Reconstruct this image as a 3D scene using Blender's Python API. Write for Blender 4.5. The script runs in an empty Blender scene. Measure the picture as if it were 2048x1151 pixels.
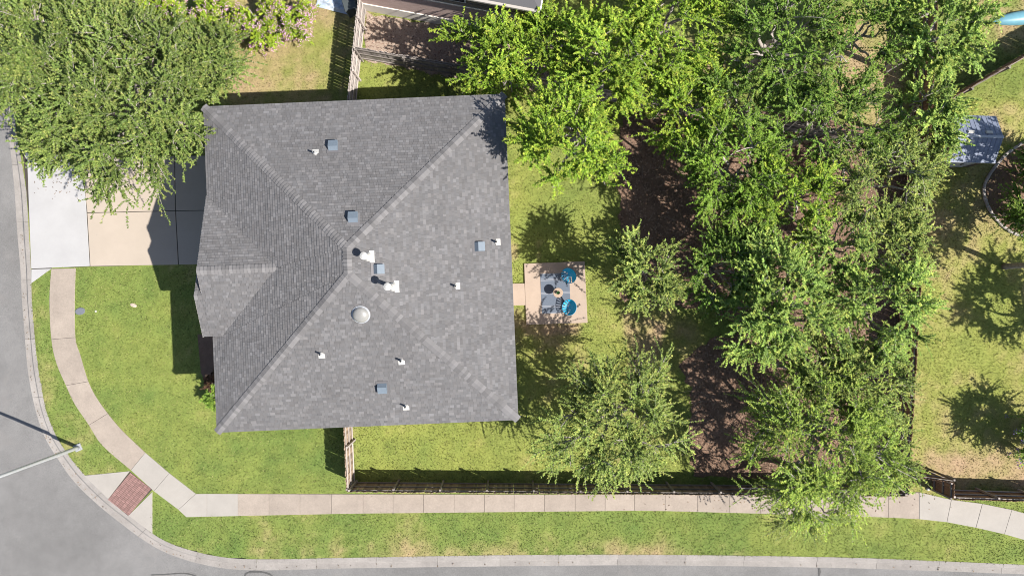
import bpy, math, random
import numpy as np
from mathutils import Vector, Matrix

# ------------------------------------------------------------------ camera, sky, sun
H = 36.0                       # height of the drone above the lawn (m)
S = 2048 / (H * 36.0 / 24.0)   # photo pixels per metre on the ground
sc = bpy.context.scene
cam_d = bpy.data.cameras.new('camera'); cam = bpy.data.objects.new('camera', cam_d)
sc.collection.objects.link(cam); sc.camera = cam
cam.location = (0, 0, H); cam.rotation_euler = (0, 0, 0)
cam_d.lens = 24; cam_d.sensor_width = 36; cam_d.clip_end = 2000; cam_d.clip_start = 0.5

SUN = Vector((0.855, -0.368, 1.0)).normalized()      # towards the sun
elev = math.asin(SUN.z); azim = math.atan2(SUN.x, SUN.y)
w = bpy.data.worlds.new('World'); sc.world = w; w.use_nodes = True
nt = w.node_tree; nt.nodes.clear()
sky = nt.nodes.new('ShaderNodeTexSky'); sky.sky_type = 'NISHITA'; sky.sun_disc = False
sky.sun_elevation = elev; sky.sun_rotation = azim; sky.air_density = 1.0; sky.dust_density = 1.0; sky.ozone_density = 1.0
bg = nt.nodes.new('ShaderNodeBackground'); bg.inputs['Strength'].default_value = 0.07
wo = nt.nodes.new('ShaderNodeOutputWorld')
nt.links.new(sky.outputs[0], bg.inputs[0]); nt.links.new(bg.outputs[0], wo.inputs[0])
sd = bpy.data.lights.new('sun', 'SUN'); sd.energy = 4.6; sd.angle = math.radians(0.53); sd.color = (1.0, 0.95, 0.87)
so = bpy.data.objects.new('sun', sd); sc.collection.objects.link(so)
so.rotation_euler = (-SUN).to_track_quat('-Z', 'Y').to_euler(); so.location = (20, -10, 40)
sc.view_settings.view_transform = 'Standard'; sc.view_settings.look = 'None'
sc.view_settings.exposure = 1.1; sc.view_settings.gamma = 1.0; sc.view_settings.use_curve_mapping = False
sc.cycles.filter_width = 1.0; sc.cycles.max_bounces = 6; sc.cycles.transparent_max_bounces = 8

# ------------------------------------------------------------------ helpers
C = sc.collection
rng = np.random.default_rng(7); random.seed(7)

def W(px, py, z=0.0):
    """a point seen at photo pixel (px, py) and standing at height z -> metres"""
    k = (1 - z / H) / S
    return Vector(((px - 1024) * k, -(py - 575.5) * k, z))

def G(px, py):
    p = W(px, py); return (p.x, p.y)

def g(px, py, z=0.0):
    """ground-plan pixel (already at ground scale) -> metres"""
    return Vector(((px - 1024) / S, -(py - 575.5) / S, z))

def lin(c):
    c = c.lstrip('#')
    v = [int(c[i:i + 2], 16) / 255 for i in (0, 2, 4)]
    return tuple(x / 12.92 if x <= .04045 else ((x + .055) / 1.055) ** 2.4 for x in v)

def tag(o, label=None, cat=None, group=None, kind=None):
    if label: o['label'] = label
    if cat: o['category'] = cat
    if group: o['group'] = group
    if kind: o['kind'] = kind
    return o

def empty(name, loc=(0, 0, 0), rz=0.0, parent=None):
    o = bpy.data.objects.new(name, None); C.objects.link(o)
    o.location = loc; o.rotation_euler = (0, 0, rz); o.empty_display_size = .2
    if parent: o.parent = parent
    return o

def link(name, me, mat=None, parent=None, loc=(0, 0, 0), rot=(0, 0, 0), scale=None):
    o = bpy.data.objects.new(name, me); C.objects.link(o)
    if mat and not me.materials: me.materials.append(mat)
    if parent: o.parent = parent
    o.location = loc; o.rotation_euler = rot
    if scale: o.scale = scale
    return o

def mesh(name, verts, faces, mat=None, smooth=False):
    me = bpy.data.meshes.new(name); me.from_pydata([tuple(v) for v in verts], [], faces); me.update()
    if mat: me.materials.append(mat)
    if smooth: me.polygons.foreach_set('use_smooth', [True] * len(me.polygons))
    return me

def npmesh(name, V, F, mat=None, col=None, mats=None, smooth=False):
    """V (n,3), F (m,k) all faces the same size; col per vertex (n,3)"""
    V = np.ascontiguousarray(V, dtype=np.float32); F = np.ascontiguousarray(F, dtype=np.int32)
    me = bpy.data.meshes.new(name); m, k = F.shape
    me.vertices.add(len(V)); me.vertices.foreach_set('co', V.ravel())
    me.loops.add(m * k); me.loops.foreach_set('vertex_index', F.ravel())
    me.polygons.add(m); me.polygons.foreach_set('loop_start', np.arange(0, m * k, k, dtype=np.int32))
    try: me.polygons.foreach_set('loop_total', np.full(m, k, dtype=np.int32))
    except Exception: pass
    if mat: me.materials.append(mat)
    if mats is not None:
        me.polygons.foreach_set('material_index', mats.astype(np.int32))
    if smooth: me.polygons.foreach_set('use_smooth', np.ones(m, dtype=bool))
    me.update(calc_edges=True)
    if not smooth: me.shade_flat()
    if col is not None:
        a = me.attributes.new('tint', 'FLOAT_COLOR', 'POINT')
        cc = np.ones((len(V), 4), dtype=np.float32); cc[:, :3] = col
        a.data.foreach_set('color', cc.ravel())
    return me

class MB:
    """collects shapes into one mesh"""
    def __init__(s): s.v = []; s.f = []
    def add(s, v, f):
        b = len(s.v); s.v += [tuple(p) for p in v]; s.f += [tuple(i + b for i in q) for q in f]; return s
    def box(s, c, d, rz=0.0, taper=1.0, M=None):
        x, y, z = d[0] / 2, d[1] / 2, d[2] / 2
        v = [(-x, -y, -z), (x, -y, -z), (x, y, -z), (-x, y, -z), (-x * taper, -y * taper, z), (x * taper, -y * taper, z), (x * taper, y * taper, z), (-x * taper, y * taper, z)]
        R = (M if M is not None else Matrix.Rotation(rz, 3, 'Z'))
        return s.add([R @ Vector(p) + Vector(c) for p in v], [(0, 3, 2, 1), (4, 5, 6, 7), (0, 1, 5, 4), (1, 2, 6, 5), (2, 3, 7, 6), (3, 0, 4, 7)])
    def tube(s, pts, r, n=8, cap=True):
        pts = [Vector(p) for p in pts]; rr = r if isinstance(r, (list, tuple)) else [r] * len(pts)
        b = len(s.v); up = Vector((0, 0, 1))
        for i, p in enumerate(pts):
            d = (pts[min(i + 1, len(pts) - 1)] - pts[max(i - 1, 0)]).normalized()
            a = d.cross(Vector((0.31, 0.95, 0.05)) if abs(d.z) > .9 else up).normalized(); c = d.cross(a)
            for k in range(n):
                t = 2 * math.pi * k / n
                s.v.append(tuple(p + (a * math.cos(t) + c * math.sin(t)) * rr[i]))
        for i in range(len(pts) - 1):
            for k in range(n):
                s.f.append((b + i * n + k, b + i * n + (k + 1) % n, b + (i + 1) * n + (k + 1) % n, b + (i + 1) * n + k))
        if cap:
            s.f.append(tuple(b + k for k in range(n))[::-1]); s.f.append(tuple(b + (len(pts) - 1) * n + k for k in range(n)))
        return s
    def lathe(s, prof, n=20, c=(0, 0, 0), sy=1.0):
        b = len(s.v)
        for r, z in prof:
            for k in range(n):
                t = 2 * math.pi * k / n; s.v.append((c[0] + r * math.cos(t), c[1] + r * sy * math.sin(t), c[2] + z))
        for i in range(len(prof) - 1):
            for k in range(n):
                s.f.append((b + i * n + k, b + i * n + (k + 1) % n, b + (i + 1) * n + (k + 1) % n, b + (i + 1) * n + k))
        s.f.append(tuple(b + k for k in range(n))[::-1]); s.f.append(tuple(b + (len(prof) - 1) * n + k for k in range(n)))
        return s
    def prism(s, poly, z0, z1, ch=0.0):
        """upright prism over a convex polygon, with an optional chamfer round its top"""
        n = len(poly); cx = sum(p[0] for p in poly) / n; cy = sum(p[1] for p in poly) / n
        a = sum(poly[i][0] * poly[(i + 1) % n][1] - poly[(i + 1) % n][0] * poly[i][1] for i in range(n))
        if a < 0: poly = poly[::-1]
        v = [(p[0], p[1], z0) for p in poly]
        if ch:
            v += [(p[0], p[1], z1 - ch) for p in poly]
            for p in poly:
                d = Vector((cx - p[0], cy - p[1])); L = d.length or 1
                v.append((p[0] + d.x / L * ch * 1.5, p[1] + d.y / L * ch * 1.5, z1))
            rings = 3
        else:
            v += [(p[0], p[1], z1) for p in poly]; rings = 2
        f = [tuple(range(n))[::-1], tuple((rings - 1) * n + i for i in range(n))]
        for r in range(rings - 1):
            for i in range(n):
                f.append((r * n + i, r * n + (i + 1) % n, (r + 1) * n + (i + 1) % n, (r + 1) * n + i))
        return s.add(v, f)
    def build(s, name, mat, parent=None, loc=(0, 0, 0), rz=0.0, smooth=False):
        return link(name, mesh(name, s.v, s.f, mat, smooth), None, parent, loc, (0, 0, rz))

# ---- value noise in numpy (used for turf colour, never for shading)
_perm = np.random.default_rng(3).random((256, 256))
def vnoise(x, y):
    xi = np.floor(x).astype(int); yi = np.floor(y).astype(int); fx = x - xi; fy = y - yi
    fx = fx * fx * (3 - 2 * fx); fy = fy * fy * (3 - 2 * fy)
    a = _perm[xi & 255, yi & 255]; b = _perm[(xi + 1) & 255, yi & 255]; c = _perm[xi & 255, (yi + 1) & 255]; d = _perm[(xi + 1) & 255, (yi + 1) & 255]
    return (a * (1 - fx) + b * fx) * (1 - fy) + (c * (1 - fx) + d * fx) * fy
def fbm(x, y, f=1.0, o=4):
    t = 0; a = .5; n = 0
    for i in range(o):
        t = t + a * vnoise(x * f + 17.3 * i, y * f + 9.1 * i); n += a; a *= .5; f *= 2.03
    return t / n
def inside(px, py, poly):
    r = np.zeros(px.shape, bool); n = len(poly)
    for i in range(n):
        x0, y0 = poly[i]; x1, y1 = poly[(i + 1) % n]
        if y0 == y1: continue
        r ^= ((y0 > py) != (y1 > py)) & (px < (x1 - x0) * (py - y0) / (y1 - y0) + x0)
    return r
def polydist(px, py, line):
    d = np.full(px.shape, 1e9)
    for (x0, y0), (x1, y1) in zip(line[:-1], line[1:]):
        dx, dy = x1 - x0, y1 - y0; L = dx * dx + dy * dy + 1e-9
        t = np.clip(((px - x0) * dx + (py - y0) * dy) / L, 0, 1)
        d = np.minimum(d, np.hypot(px - x0 - t * dx, py - y0 - t * dy))
    return d
def smooth01(x, a, b):
    t = np.clip((x - a) / (b - a), 0, 1); return t * t * (3 - 2 * t)
def catmull(pts, n):
    out = []
    P = [pts[0]] + list(pts) + [pts[-1]]
    for i in range(1, len(P) - 2):
        for k in range(n):
            t = k / n
            out.append(tuple(0.5 * (2 * P[i][j] + (P[i + 1][j] - P[i - 1][j]) * t + (2 * P[i - 1][j] - 5 * P[i][j] + 4 * P[i + 1][j] - P[i + 2][j]) * t * t + (3 * P[i][j] - P[i - 1][j] - 3 * P[i + 1][j] + P[i + 2][j]) * t ** 3) for j in (0, 1)))
    out.append(tuple(pts[-1])); return out

# ------------------------------------------------------------------ materials
def mat(name, col, rough=.8, metal=0.0, spec=.3, noise=None, bump=0.0, bscale=60.0, tint=False, objrand=0.0, trans=0.0, coords='Object', dirt=None):
    """noise = (scale, amount, second colour or None); tint = multiply by the mesh's own 'tint' colours;
    dirt = (scale, threshold, colour) soft stains"""
    m = bpy.data.materials.new(name); m.use_nodes = True; t = m.node_tree; N = t.nodes; L = t.links
    p = N['Principled BSDF']; p.inputs['Roughness'].default_value = rough; p.inputs['Metallic'].default_value = metal
    p.inputs['Specular IOR Level'].default_value = spec
    tc = N.new('ShaderNodeTexCoord')
    def mixc(a, b, fac, mode='MIX'):
        x = N.new('ShaderNodeMix'); x.data_type = 'RGBA'; x.blend_type = mode
        for sck, v in ((x.inputs[6], a), (x.inputs[7], b)):
            if isinstance(v, tuple): sck.default_value = (*v[:3], 1)
            else: L.new(v, sck)
        if isinstance(fac, float): x.inputs[0].default_value = fac
        else: L.new(fac, x.inputs[0])
        return x.outputs[2]
    cur = tuple(col)
    if tint:
        a = N.new('ShaderNodeAttribute'); a.attribute_name = 'tint'; cur = a.outputs['Color']
    if noise:
        for (sc_, am, c2) in (noise if isinstance(noise, list) else [noise]):
            n = N.new('ShaderNodeTexNoise'); n.inputs['Scale'].default_value = sc_; n.inputs['Detail'].default_value = 6; n.inputs['Roughness'].default_value = .65
            L.new(tc.outputs[coords], n.inputs['Vector'])
            r = N.new('ShaderNodeMapRange'); L.new(n.outputs['Fac'], r.inputs[0]); r.inputs[1].default_value = .3; r.inputs[2].default_value = .7
            if c2 is None:
                r.inputs[3].default_value = 1 - am; r.inputs[4].default_value = 1 + am
                v = N.new('ShaderNodeVectorMath'); v.operation = 'SCALE'
                if isinstance(cur, tuple): v.inputs[0].default_value = cur
                else: L.new(cur, v.inputs[0])
                L.new(r.outputs[0], v.inputs['Scale']); cur = v.outputs[0]
            else:
                r.inputs[3].default_value = 0; r.inputs[4].default_value = am; cur = mixc(cur, tuple(c2), r.outputs[0])
    if dirt:
        for (sc_, th, c2) in dirt:
            n = N.new('ShaderNodeTexNoise'); n.inputs['Scale'].default_value = sc_; n.inputs['Detail'].default_value = 5
            L.new(tc.outputs[coords], n.inputs['Vector'])
            r = N.new('ShaderNodeMapRange'); L.new(n.outputs['Fac'], r.inputs[0]); r.inputs[1].default_value = th; r.inputs[2].default_value = th + .18; r.inputs[4].default_value = .8
            cur = mixc(cur, tuple(c2), r.outputs[0])
    if objrand:
        oi = N.new('ShaderNodeObjectInfo'); r = N.new('ShaderNodeMapRange'); L.new(oi.outputs['Random'], r.inputs[0])
        r.inputs[3].default_value = 1 - objrand; r.inputs[4].default_value = 1 + objrand
        v = N.new('ShaderNodeVectorMath'); v.operation = 'SCALE'
        if isinstance(cur, tuple): v.inputs[0].default_value = cur
        else: L.new(cur, v.inputs[0])
        L.new(r.outputs[0], v.inputs['Scale']); cur = v.outputs[0]
    if isinstance(cur, tuple): p.inputs['Base Color'].default_value = (*cur, 1)
    else: L.new(cur, p.inputs['Base Color'])
    if bump:
        n = N.new('ShaderNodeTexNoise'); n.inputs['Scale'].default_value = bscale; n.inputs['Detail'].default_value = 4
        L.new(tc.outputs[coords], n.inputs['Vector'])
        b = N.new('ShaderNodeBump'); b.inputs['Strength'].default_value = bump; b.inputs['Distance'].default_value = .02
        L.new(n.outputs['Fac'], b.inputs['Height']); L.new(b.outputs[0], p.inputs['Normal'])
    if trans:
        out = N['Material Output']; tr = N.new('ShaderNodeBsdfTranslucent'); mx = N.new('ShaderNodeMixShader'); mx.inputs[0].default_value = trans
        if isinstance(cur, tuple): tr.inputs[0].default_value = (*cur, 1)
        else: L.new(cur, tr.inputs[0])
        L.new(p.outputs[0], mx.inputs[1]); L.new(tr.outputs[0], mx.inputs[2]); L.new(mx.outputs[0], out.inputs[0])
    return m

M = {}
M['ground'] = mat('turf_soil', (1, 1, 1), .95, spec=.1, tint=True, noise=[(9, .22, None), (55, .35, None)], bump=.6, bscale=40)
M['grass'] = mat('grass_blade', (1, 1, 1), .7, spec=.2, tint=True, trans=.3)
M['litter'] = mat('leaf_litter', (1, 1, 1), .9, spec=.1, tint=True)
M['mulch'] = mat('bark_mulch', (.14, .09, .064), .95, spec=.1, noise=[(.5, .35, None), (1.6, .3, None), (28, .5, (.23, .155, .115)), (90, .45, None)], bump=.9, bscale=45)
M['gravel'] = mat('pale_gravel', (.34, .27, .22), .9, noise=[(30, .5, (.22, .15, .11)), (80, .4, None)], bump=.9, bscale=60)
M['asphalt'] = mat('asphalt', (.158, .154, .152), .9, spec=.25, noise=[(.13, .2, None), (1.5, .08, None), (90, .42, None), (22, .16, None)], bump=.45, bscale=160, dirt=[(.35, .6, (.215, .20, .192)), (.9, .68, (.12, .118, .118))])
M['kerb'] = mat('kerb_concrete', (.24, .222, .208), .9, noise=[(.8, .16, None), (12, .10, None), (60, .2, None)], bump=.2, bscale=90, objrand=.08, dirt=[(1.3, .62, (.17, .155, .145))])
M['walk'] = mat('sidewalk_concrete', (.275, .233, .198), .9, noise=[(.9, .12, None), (9, .07, None), (60, .22, None)], bump=.15, bscale=90, objrand=.05, dirt=[(1.7, .6, (.235, .195, .168)), (6, .68, (.17, .145, .125))])
M['walk_new'] = mat('fresh_pale_concrete', (.295, .274, .25), .9, noise=[(1.1, .07, None), (60, .12, None)], bump=.1, bscale=90, objrand=.03, dirt=[(2.2, .66, (.25, .235, .215))])
M['apron'] = mat('apron_concrete', (.335, .33, .333), .9, noise=[(.7, .06, None), (60, .06, None)], bump=.1, bscale=90, objrand=.02, dirt=[(.9, .68, (.31, .305, .315))])
M['drive'] = mat('driveway_concrete', (.35, .298, .248), .9, noise=[(.6, .05, None), (60, .07, None)], bump=.12, bscale=90, objrand=.02, dirt=[(.8, .7, (.31, .27, .235)), (3.0, .68, (.25, .22, .195))])
M['patio'] = mat('patio_concrete', (.335, .265, .215), .9, noise=[(1.2, .07, None), (60, .08, None)], bump=.12, bscale=90, dirt=[(1.4, .66, (.30, .235, .19))])
M['paver'] = mat('red_paver', (.222, .132, .12), .9, noise=[(40, .15, None)], objrand=.16)
M['sealant'] = mat('crack_sealant', (.075, .073, .072), .8)
M['joint'] = mat('joint_soil', (.05, .043, .036), .95)
M['shingle'] = mat('asphalt_shingle', (1, 1, 1), .92, spec=.2, tint=True, noise=[(.35, .07, None), (2.5, .05, None), (140, .18, None)], bump=.25, bscale=200)
M['shingle1'] = mat('asphalt_shingle_single', (.13, .125, .13), .92, spec=.2, noise=[(140, .18, None)], objrand=.25, bump=.25, bscale=200)
M['cap'] = mat('ridge_cap_shingle', (.142, .137, .139), .92, spec=.2, noise=[(140, .15, None)], objrand=.22)
M['deck'] = mat('roof_underlay', (.09, .088, .092), .95)
M['fascia'] = mat('fascia_paint', (.36, .33, .30), .6)
M['soffit'] = mat('soffit_paint', (.62, .59, .54), .7)
M['stone'] = mat('house_masonry', (.34, .27, .21), .9, noise=[(6, .25, None), (40, .2, None)], bump=.5, bscale=25)
M['door'] = mat('garage_door_paint', (.55, .5, .44), .5)
M['trim'] = mat('white_trim', (.75, .74, .72), .5)
M['wood_door'] = mat('front_door_wood', (.12, .05, .025), .5, noise=(12, .3, None))
M['glass'] = mat('window_glass', (.03, .04, .05), .05, spec=.8)
M['vent'] = mat('slate_blue_vent_metal', (.125, .155, .19), .6, spec=.4, noise=(8, .06, None))
M['white_metal'] = mat('white_painted_metal', (.42, .41, .39), .5)
M['pipe'] = mat('vent_pipe_grey', (.30, .31, .33), .5)
M['dome'] = mat('cloudy_acrylic_dome', (.23, .225, .215), .35, spec=.5, noise=(5, .12, None))
M['galv'] = mat('galvanised_steel', (.40, .41, .43), .42, metal=.35, spec=.5, noise=(9, .12, None))
M['lens'] = mat('lamp_lens', (.6, .62, .6), .2)
M['fence'] = mat('weathered_cedar', (.24, .18, .135), .9, noise=[(3, .2, None), (45, .25, None)], objrand=.42)
M['fence_grey'] = mat('silvered_fence_wood', (.32, .285, .27), .9, noise=[(3, .15, None), (45, .2, None)], objrand=.18)
M['rail'] = mat('fence_rail_wood', (.21, .185, .17), .9, noise=[(30, .25, None)], objrand=.2)
M['fence_brown'] = mat('dark_stained_fence', (.19, .115, .075), .9, noise=[(3, .2, None), (45, .25, None)], objrand=.35)
M['rail_pale'] = mat('fence_rail_pale', (.38, .335, .31), .9, noise=[(30, .25, None)], objrand=.2)
M['bark'] = mat('grey_bark', (.29, .26, .235), .95, noise=[(6, .35, None), (30, .3, None)], bump=.6, bscale=25)
M['twig'] = mat('pale_twig', (.34, .31, .25), .95)
M['leaf'] = mat('leaf', (1, 1, 1), .6, spec=.12, tint=True, trans=.3)
M['flower'] = mat('pink_petal', (.55, .25, .52), .8, tint=True, trans=.3)

# ------------------------------------------------------------------ kerb line, road, ground
back = [(-20, -160), (0, 0), (20, 150), (32, 264), (40, 310), (51, 380), (57, 470), (61, 540), (63, 600), (68, 665), (74, 726), (82, 774), (92, 822), (110, 868), (137, 911), (168, 949), (212, 993), (260, 1031), (305, 1067), (353, 1091), (428, 1111), (514, 1118), (700, 1115), (1000, 1110), (1300, 1109), (1665, 1114), (1860, 1121), (2048, 1129), (2300, 1140)]
front = [(-44, -160), (-24, 0), (0, 150), (13, 264), (19, 310), (26, 380), (32, 470), (38, 540), (41, 600), (46, 665), (51, 726), (58, 774), (70, 827), (88, 877), (115, 921), (146, 964), (190, 1007), (238, 1046), (290, 1084), (342, 1111), (421, 1133), (510, 1141), (700, 1137), (1000, 1133), (1300, 1131), (1665, 1136), (1860, 1142), (2048, 1149), (2300, 1160)]
kb = [tuple(g(*p).xy) for p in catmull(back, 10)]
kf = [tuple(g(*p).xy) for p in catmull(front, 10)]

ROAD_PX = front + [(2300, 1480), (60, 1480), (-180, 1400), (-330, 1200), (-390, 900), (-420, 400), (-460, -160)]
road_poly = kf + [tuple(g(*p).xy) for p in ROAD_PX[len(front):]]
M_ = MB()
# the road is one sheet, laid as a fan-free strip mesh so that it stays well shaped
n = len(kf); mid = []
outer = catmull([(-460, -160), (-445, 100), (-420, 400), (-390, 900), (-330, 1200), (-180, 1400), (60, 1480), (900, 1485), (2300, 1480)], 40)
outer = [tuple(g(*p).xy) for p in outer]
outr = [outer[round(i * (len(outer) - 1) / (n - 1))] for i in range(n)]
v = []
for i in range(n):
    for t in (0, .12, .5, 1):
        v.append((kf[i][0] * (1 - t) + outr[i][0] * t, kf[i][1] * (1 - t) + outr[i][1] * t, -.118 + (.05 * math.sin(math.pi * min(t, 1)) if t else 0)))
f = [(i * 4 + k, (i + 1) * 4 + k, (i + 1) * 4 + k + 1, i * 4 + k + 1) for i in range(n - 1) for k in range(3)]
tag(link('road', mesh('road', v, [q[::-1] for q in f], M['asphalt'])), kind='structure')
# crack sealant loops on the road
def strip(name, pts, wd, z, m_, parent=None):
    pts = [Vector((*g(*p).xy,)) for p in catmull(pts, 8)]; v = []; f = []
    for i, p in enumerate(pts):
        d = (pts[min(i + 1, len(pts) - 1)] - pts[max(i - 1, 0)]).normalized(); nn = Vector((-d.y, d.x))
        ww = wd * (.6 + .6 * random.random())
        v += [(*(p + nn * ww), z), (*(p - nn * ww), z)]
    for i in range(len(pts) - 1): f.append((2 * i, 2 * i + 1, 2 * i + 3, 2 * i + 2))
    return link(name, mesh(name, v, f, m_), None, parent)
tag(strip('crack_seal', [(488, 1153), (492, 1147), (505, 1144), (525, 1145), (540, 1150), (548, 1158)], .05, -.098, M['sealant']), kind='structure')
tag(strip('crack_seal', [(300, 1150), (330, 1149), (366, 1147), (390, 1152)], .03, -.092, M['sealant']), kind='structure')
tag(strip('crack_seal', [(1640, 1137), (1641, 1145), (1639, 1156), (1642, 1170)], .06, -.1, M['sealant']), kind='structure')

# ground sheet: fine where the camera looks, coarse out to the horizon
x0, x1, y0, y1 = -32.0, 32.0, -19.0, 19.0; st = .2
fx = np.arange(x0, x1 + 1e-6, st); fy = np.arange(y0, y1 + 1e-6, st)
ext = np.array([1.5, 4, 9, 20, 45, 100, 220, 500, 1000.])
gx = np.concatenate([x0 - ext[::-1], fx, x1 + ext]); gy = np.concatenate([y0 - ext[::-1], fy, y1 + ext])
XX, YY = np.meshgrid(gx, gy)
PX = XX * S + 1024; PY = 575.5 - YY * S

BED_A = [(1240, 238), (1262, 232), (1500, 215), (1800, 265), (1818, 300), (1812, 420), (1800, 640), (1786, 820), (1778, 964), (1392, 950), (1372, 890), (1385, 800), (1360, 730), (1400, 690), (1480, 660), (1430, 620), (1300, 610), (1242, 600), (1240, 420)]
BED_G = [(733, 26), (900, 56), (1056, 84), (1130, 98), (1140, 190), (1000, 172), (860, 146), (728, 118)]
BED_F = [(395, 668), (538, 664), (545, 806), (425, 800), (412, 765), (402, 745)]

def roughen(poly, step=11., amp=3.5):
    out = []; n_ = len(poly)
    for i in range(n_):
        (xa, ya), (xb, yb) = poly[i], poly[(i + 1) % n_]; L = math.hypot(xb - xa, yb - ya); k_ = max(1, int(L / step))
        for j in range(k_):
            t_ = j / k_; out.append((xa + (xb - xa) * t_ + random.gauss(0, amp), ya + (yb - ya) * t_ + random.gauss(0, amp)))
    return out
BED_A, BED_G = roughen(BED_A), roughen(BED_G, amp=2)
def turf(px, py):
    """colour of the turf at plan pixel (px, py): species, dryness and wear"""
    X = (px - 1024) / S; Y = (575.5 - py) / S
    n1 = fbm(X, Y, .35); n2 = fbm(X + 40, Y - 17, 1.1); n3 = fbm(X - 11, Y + 90, 4.0, 3)
    def zone(poly, soft=14.):
        d = polydist(px, py, poly + [poly[0]]); i = inside(px, py, poly)
        return smooth01(np.where(i, d, -d), -soft, soft)
    dry = np.full(px.shape, .36); yel = np.full(px.shape, .45)
    z = zone([(90, 530), (520, 530), (700, 850), (700, 990), (400, 990), (200, 830), (140, 660)]); dry = dry * (1 - z) + .25 * z; yel = yel * (1 - z) + .42 * z       # front lawn
    z = zone([(700, 840), (1200, 840), (1240, 980), (700, 980)]); dry = dry * (1 - z) + .37 * z; yel = yel * (1 - z) + .72 * z                                     # side lawn
    z = zone([(1020, 150), (1240, 190), (1260, 600), (1420, 640), (1380, 960), (1180, 850), (1020, 840)]); dry = dry * (1 - z) + .33 * z; yel = yel * (1 - z) + .66 * z   # back lawn
    z = zone([(1200, 640), (1400, 620), (1420, 740), (1250, 770)], 30); dry += .14 * z; yel += .2 * z
    z = zone([(480, -60), (735, -60), (700, 240), (420, 240)]); dry = dry * (1 - z) + .62 * z; yel = yel * (1 - z) + .75 * z                                         # neighbour's tired lawn
    z = zone([(600, 40), (680, 60), (670, 100), (600, 90)], 25); dry -= .2 * z
    z = zone([(700, 110), (1050, 185), (1040, 260), (690, 260)]); dry = dry * (1 - z) + .36 * z; yel = yel * (1 - z) + .7 * z
    z = zone([(1780, 200), (2400, 200), (2400, 1000), (1780, 985)]); dry = dry * (1 - z) + .47 * z; yel = yel * (1 - z) + .85 * z                                      # right neighbour
    z = zone([(1860, 900), (2100, 900), (2100, 985), (1860, 960)], 25); dry += .3 * z
    z = zone([(1870, 330), (2010, 330), (2010, 470), (1870, 470)], 30); dry += .12 * z
    z = zone([(1930, -40), (2200, -40), (2200, 60), (1960, 120)], 20); dry += .2 * z; yel += .1 * z
    z = zone([(300, 1025), (1500, 1020), (1500, 1125), (300, 1125)], 10); dry = dry * (1 - z) + (.31 + .18 * smooth01(py, 1050, 1105)) * z; yel = yel * (1 - z) + .36 * z   # verge along the side street
    z = zone([(1500, 1020), (2300, 1060), (2300, 1160), (1500, 1125)], 10); dry = dry * (1 - z) + .27 * z; yel = yel * (1 - z) + .46 * z
    z = zone([(60, 560), (105, 540), (150, 760), (260, 940), (170, 950), (80, 780)], 8); dry = dry * (1 - z) + .42 * z; yel = yel * (1 - z) + .36 * z
    z = zone([(150, 880), (215, 880), (250, 930), (180, 940)], 14); dry -= .2 * z; yel -= .12 * z
    z = zone([(1650, 20), (1810, 20), (1800, 260), (1700, 240)], 20); dry += .25 * z; yel += .3 * z
    z = zone([(1380, 80), (1460, 80), (1450, 150), (1390, 150)], 20); dry += .35 * z
    for q in ([(1045, 645), (1165, 642), (1160, 668), (1050, 672)], [(1068, 480), (1086, 480), (1086, 526), (1070, 526)], [(1020, 485), (1038, 485), (1038, 520), (1022, 522)], [(1240, 610), (1330, 650), (1300, 790), (1262, 770)], [(700, 855), (714, 855), (720, 945), (708, 945)], [(1020, 612), (1050, 612), (1052, 652), (1030, 655)]):
        z = zone(q, 9); dry += .38 * z
    dry = np.clip(dry + (n1 - .5) * .7 + (n2 - .5) * .5 + (n3 - .5) * .3, 0, 1)
    yel = np.clip(yel + (n1 - .5) * .5 + (n2 - .5) * .5, 0, 1)
    GRN = np.array([.086, .143, .037]); YEL = np.array([.245, .258, .064]); TAN = np.array([.29, .225, .12]); SOIL = np.array([.30, .205, .14])
    c = GRN + (YEL - GRN) * yel[..., None]
    k = smooth01(dry, .36, .86)[..., None]; c = c * (1 - k) + TAN * k
    k = smooth01(dry, .74, 1.0)[..., None] * .7; c = c * (1 - k) + SOIL * k
    c = c * (.78 + .4 * n3)[..., None]
    return c, dry

colr, dryg = turf(PX, PY)
far = smooth01(np.maximum(np.abs(XX) / 32, np.abs(YY) / 19), 1.0, 1.25)[..., None]; colr = colr * (1 - far) + np.array([.13, .165, .05]) * far
ZZ = np.zeros_like(XX) + .0
inroad = inside(PX, PY, ROAD_PX)
dk = polydist(PX, PY, front)
kerb_band = inside(PX, PY, back + front[::-1])
ZZ += .012 * (fbm(XX, YY, 1.3) - .5)
ZZ = np.where(inroad | (kerb_band & (polydist(PX, PY, back) > .15 * S)), -.24, ZZ)
ny, nx = XX.shape
idx = np.arange(nx * ny).reshape(ny, nx)
F = np.stack([idx[:-1, :-1], idx[:-1, 1:], idx[1:, 1:], idx[1:, :-1]], -1).reshape(-1, 4)
tag(link('ground', npmesh('ground', np.stack([XX, YY, ZZ], -1).reshape(-1, 3), F, M['ground'], colr.reshape(-1, 3), smooth=True)), kind='structure')

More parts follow.
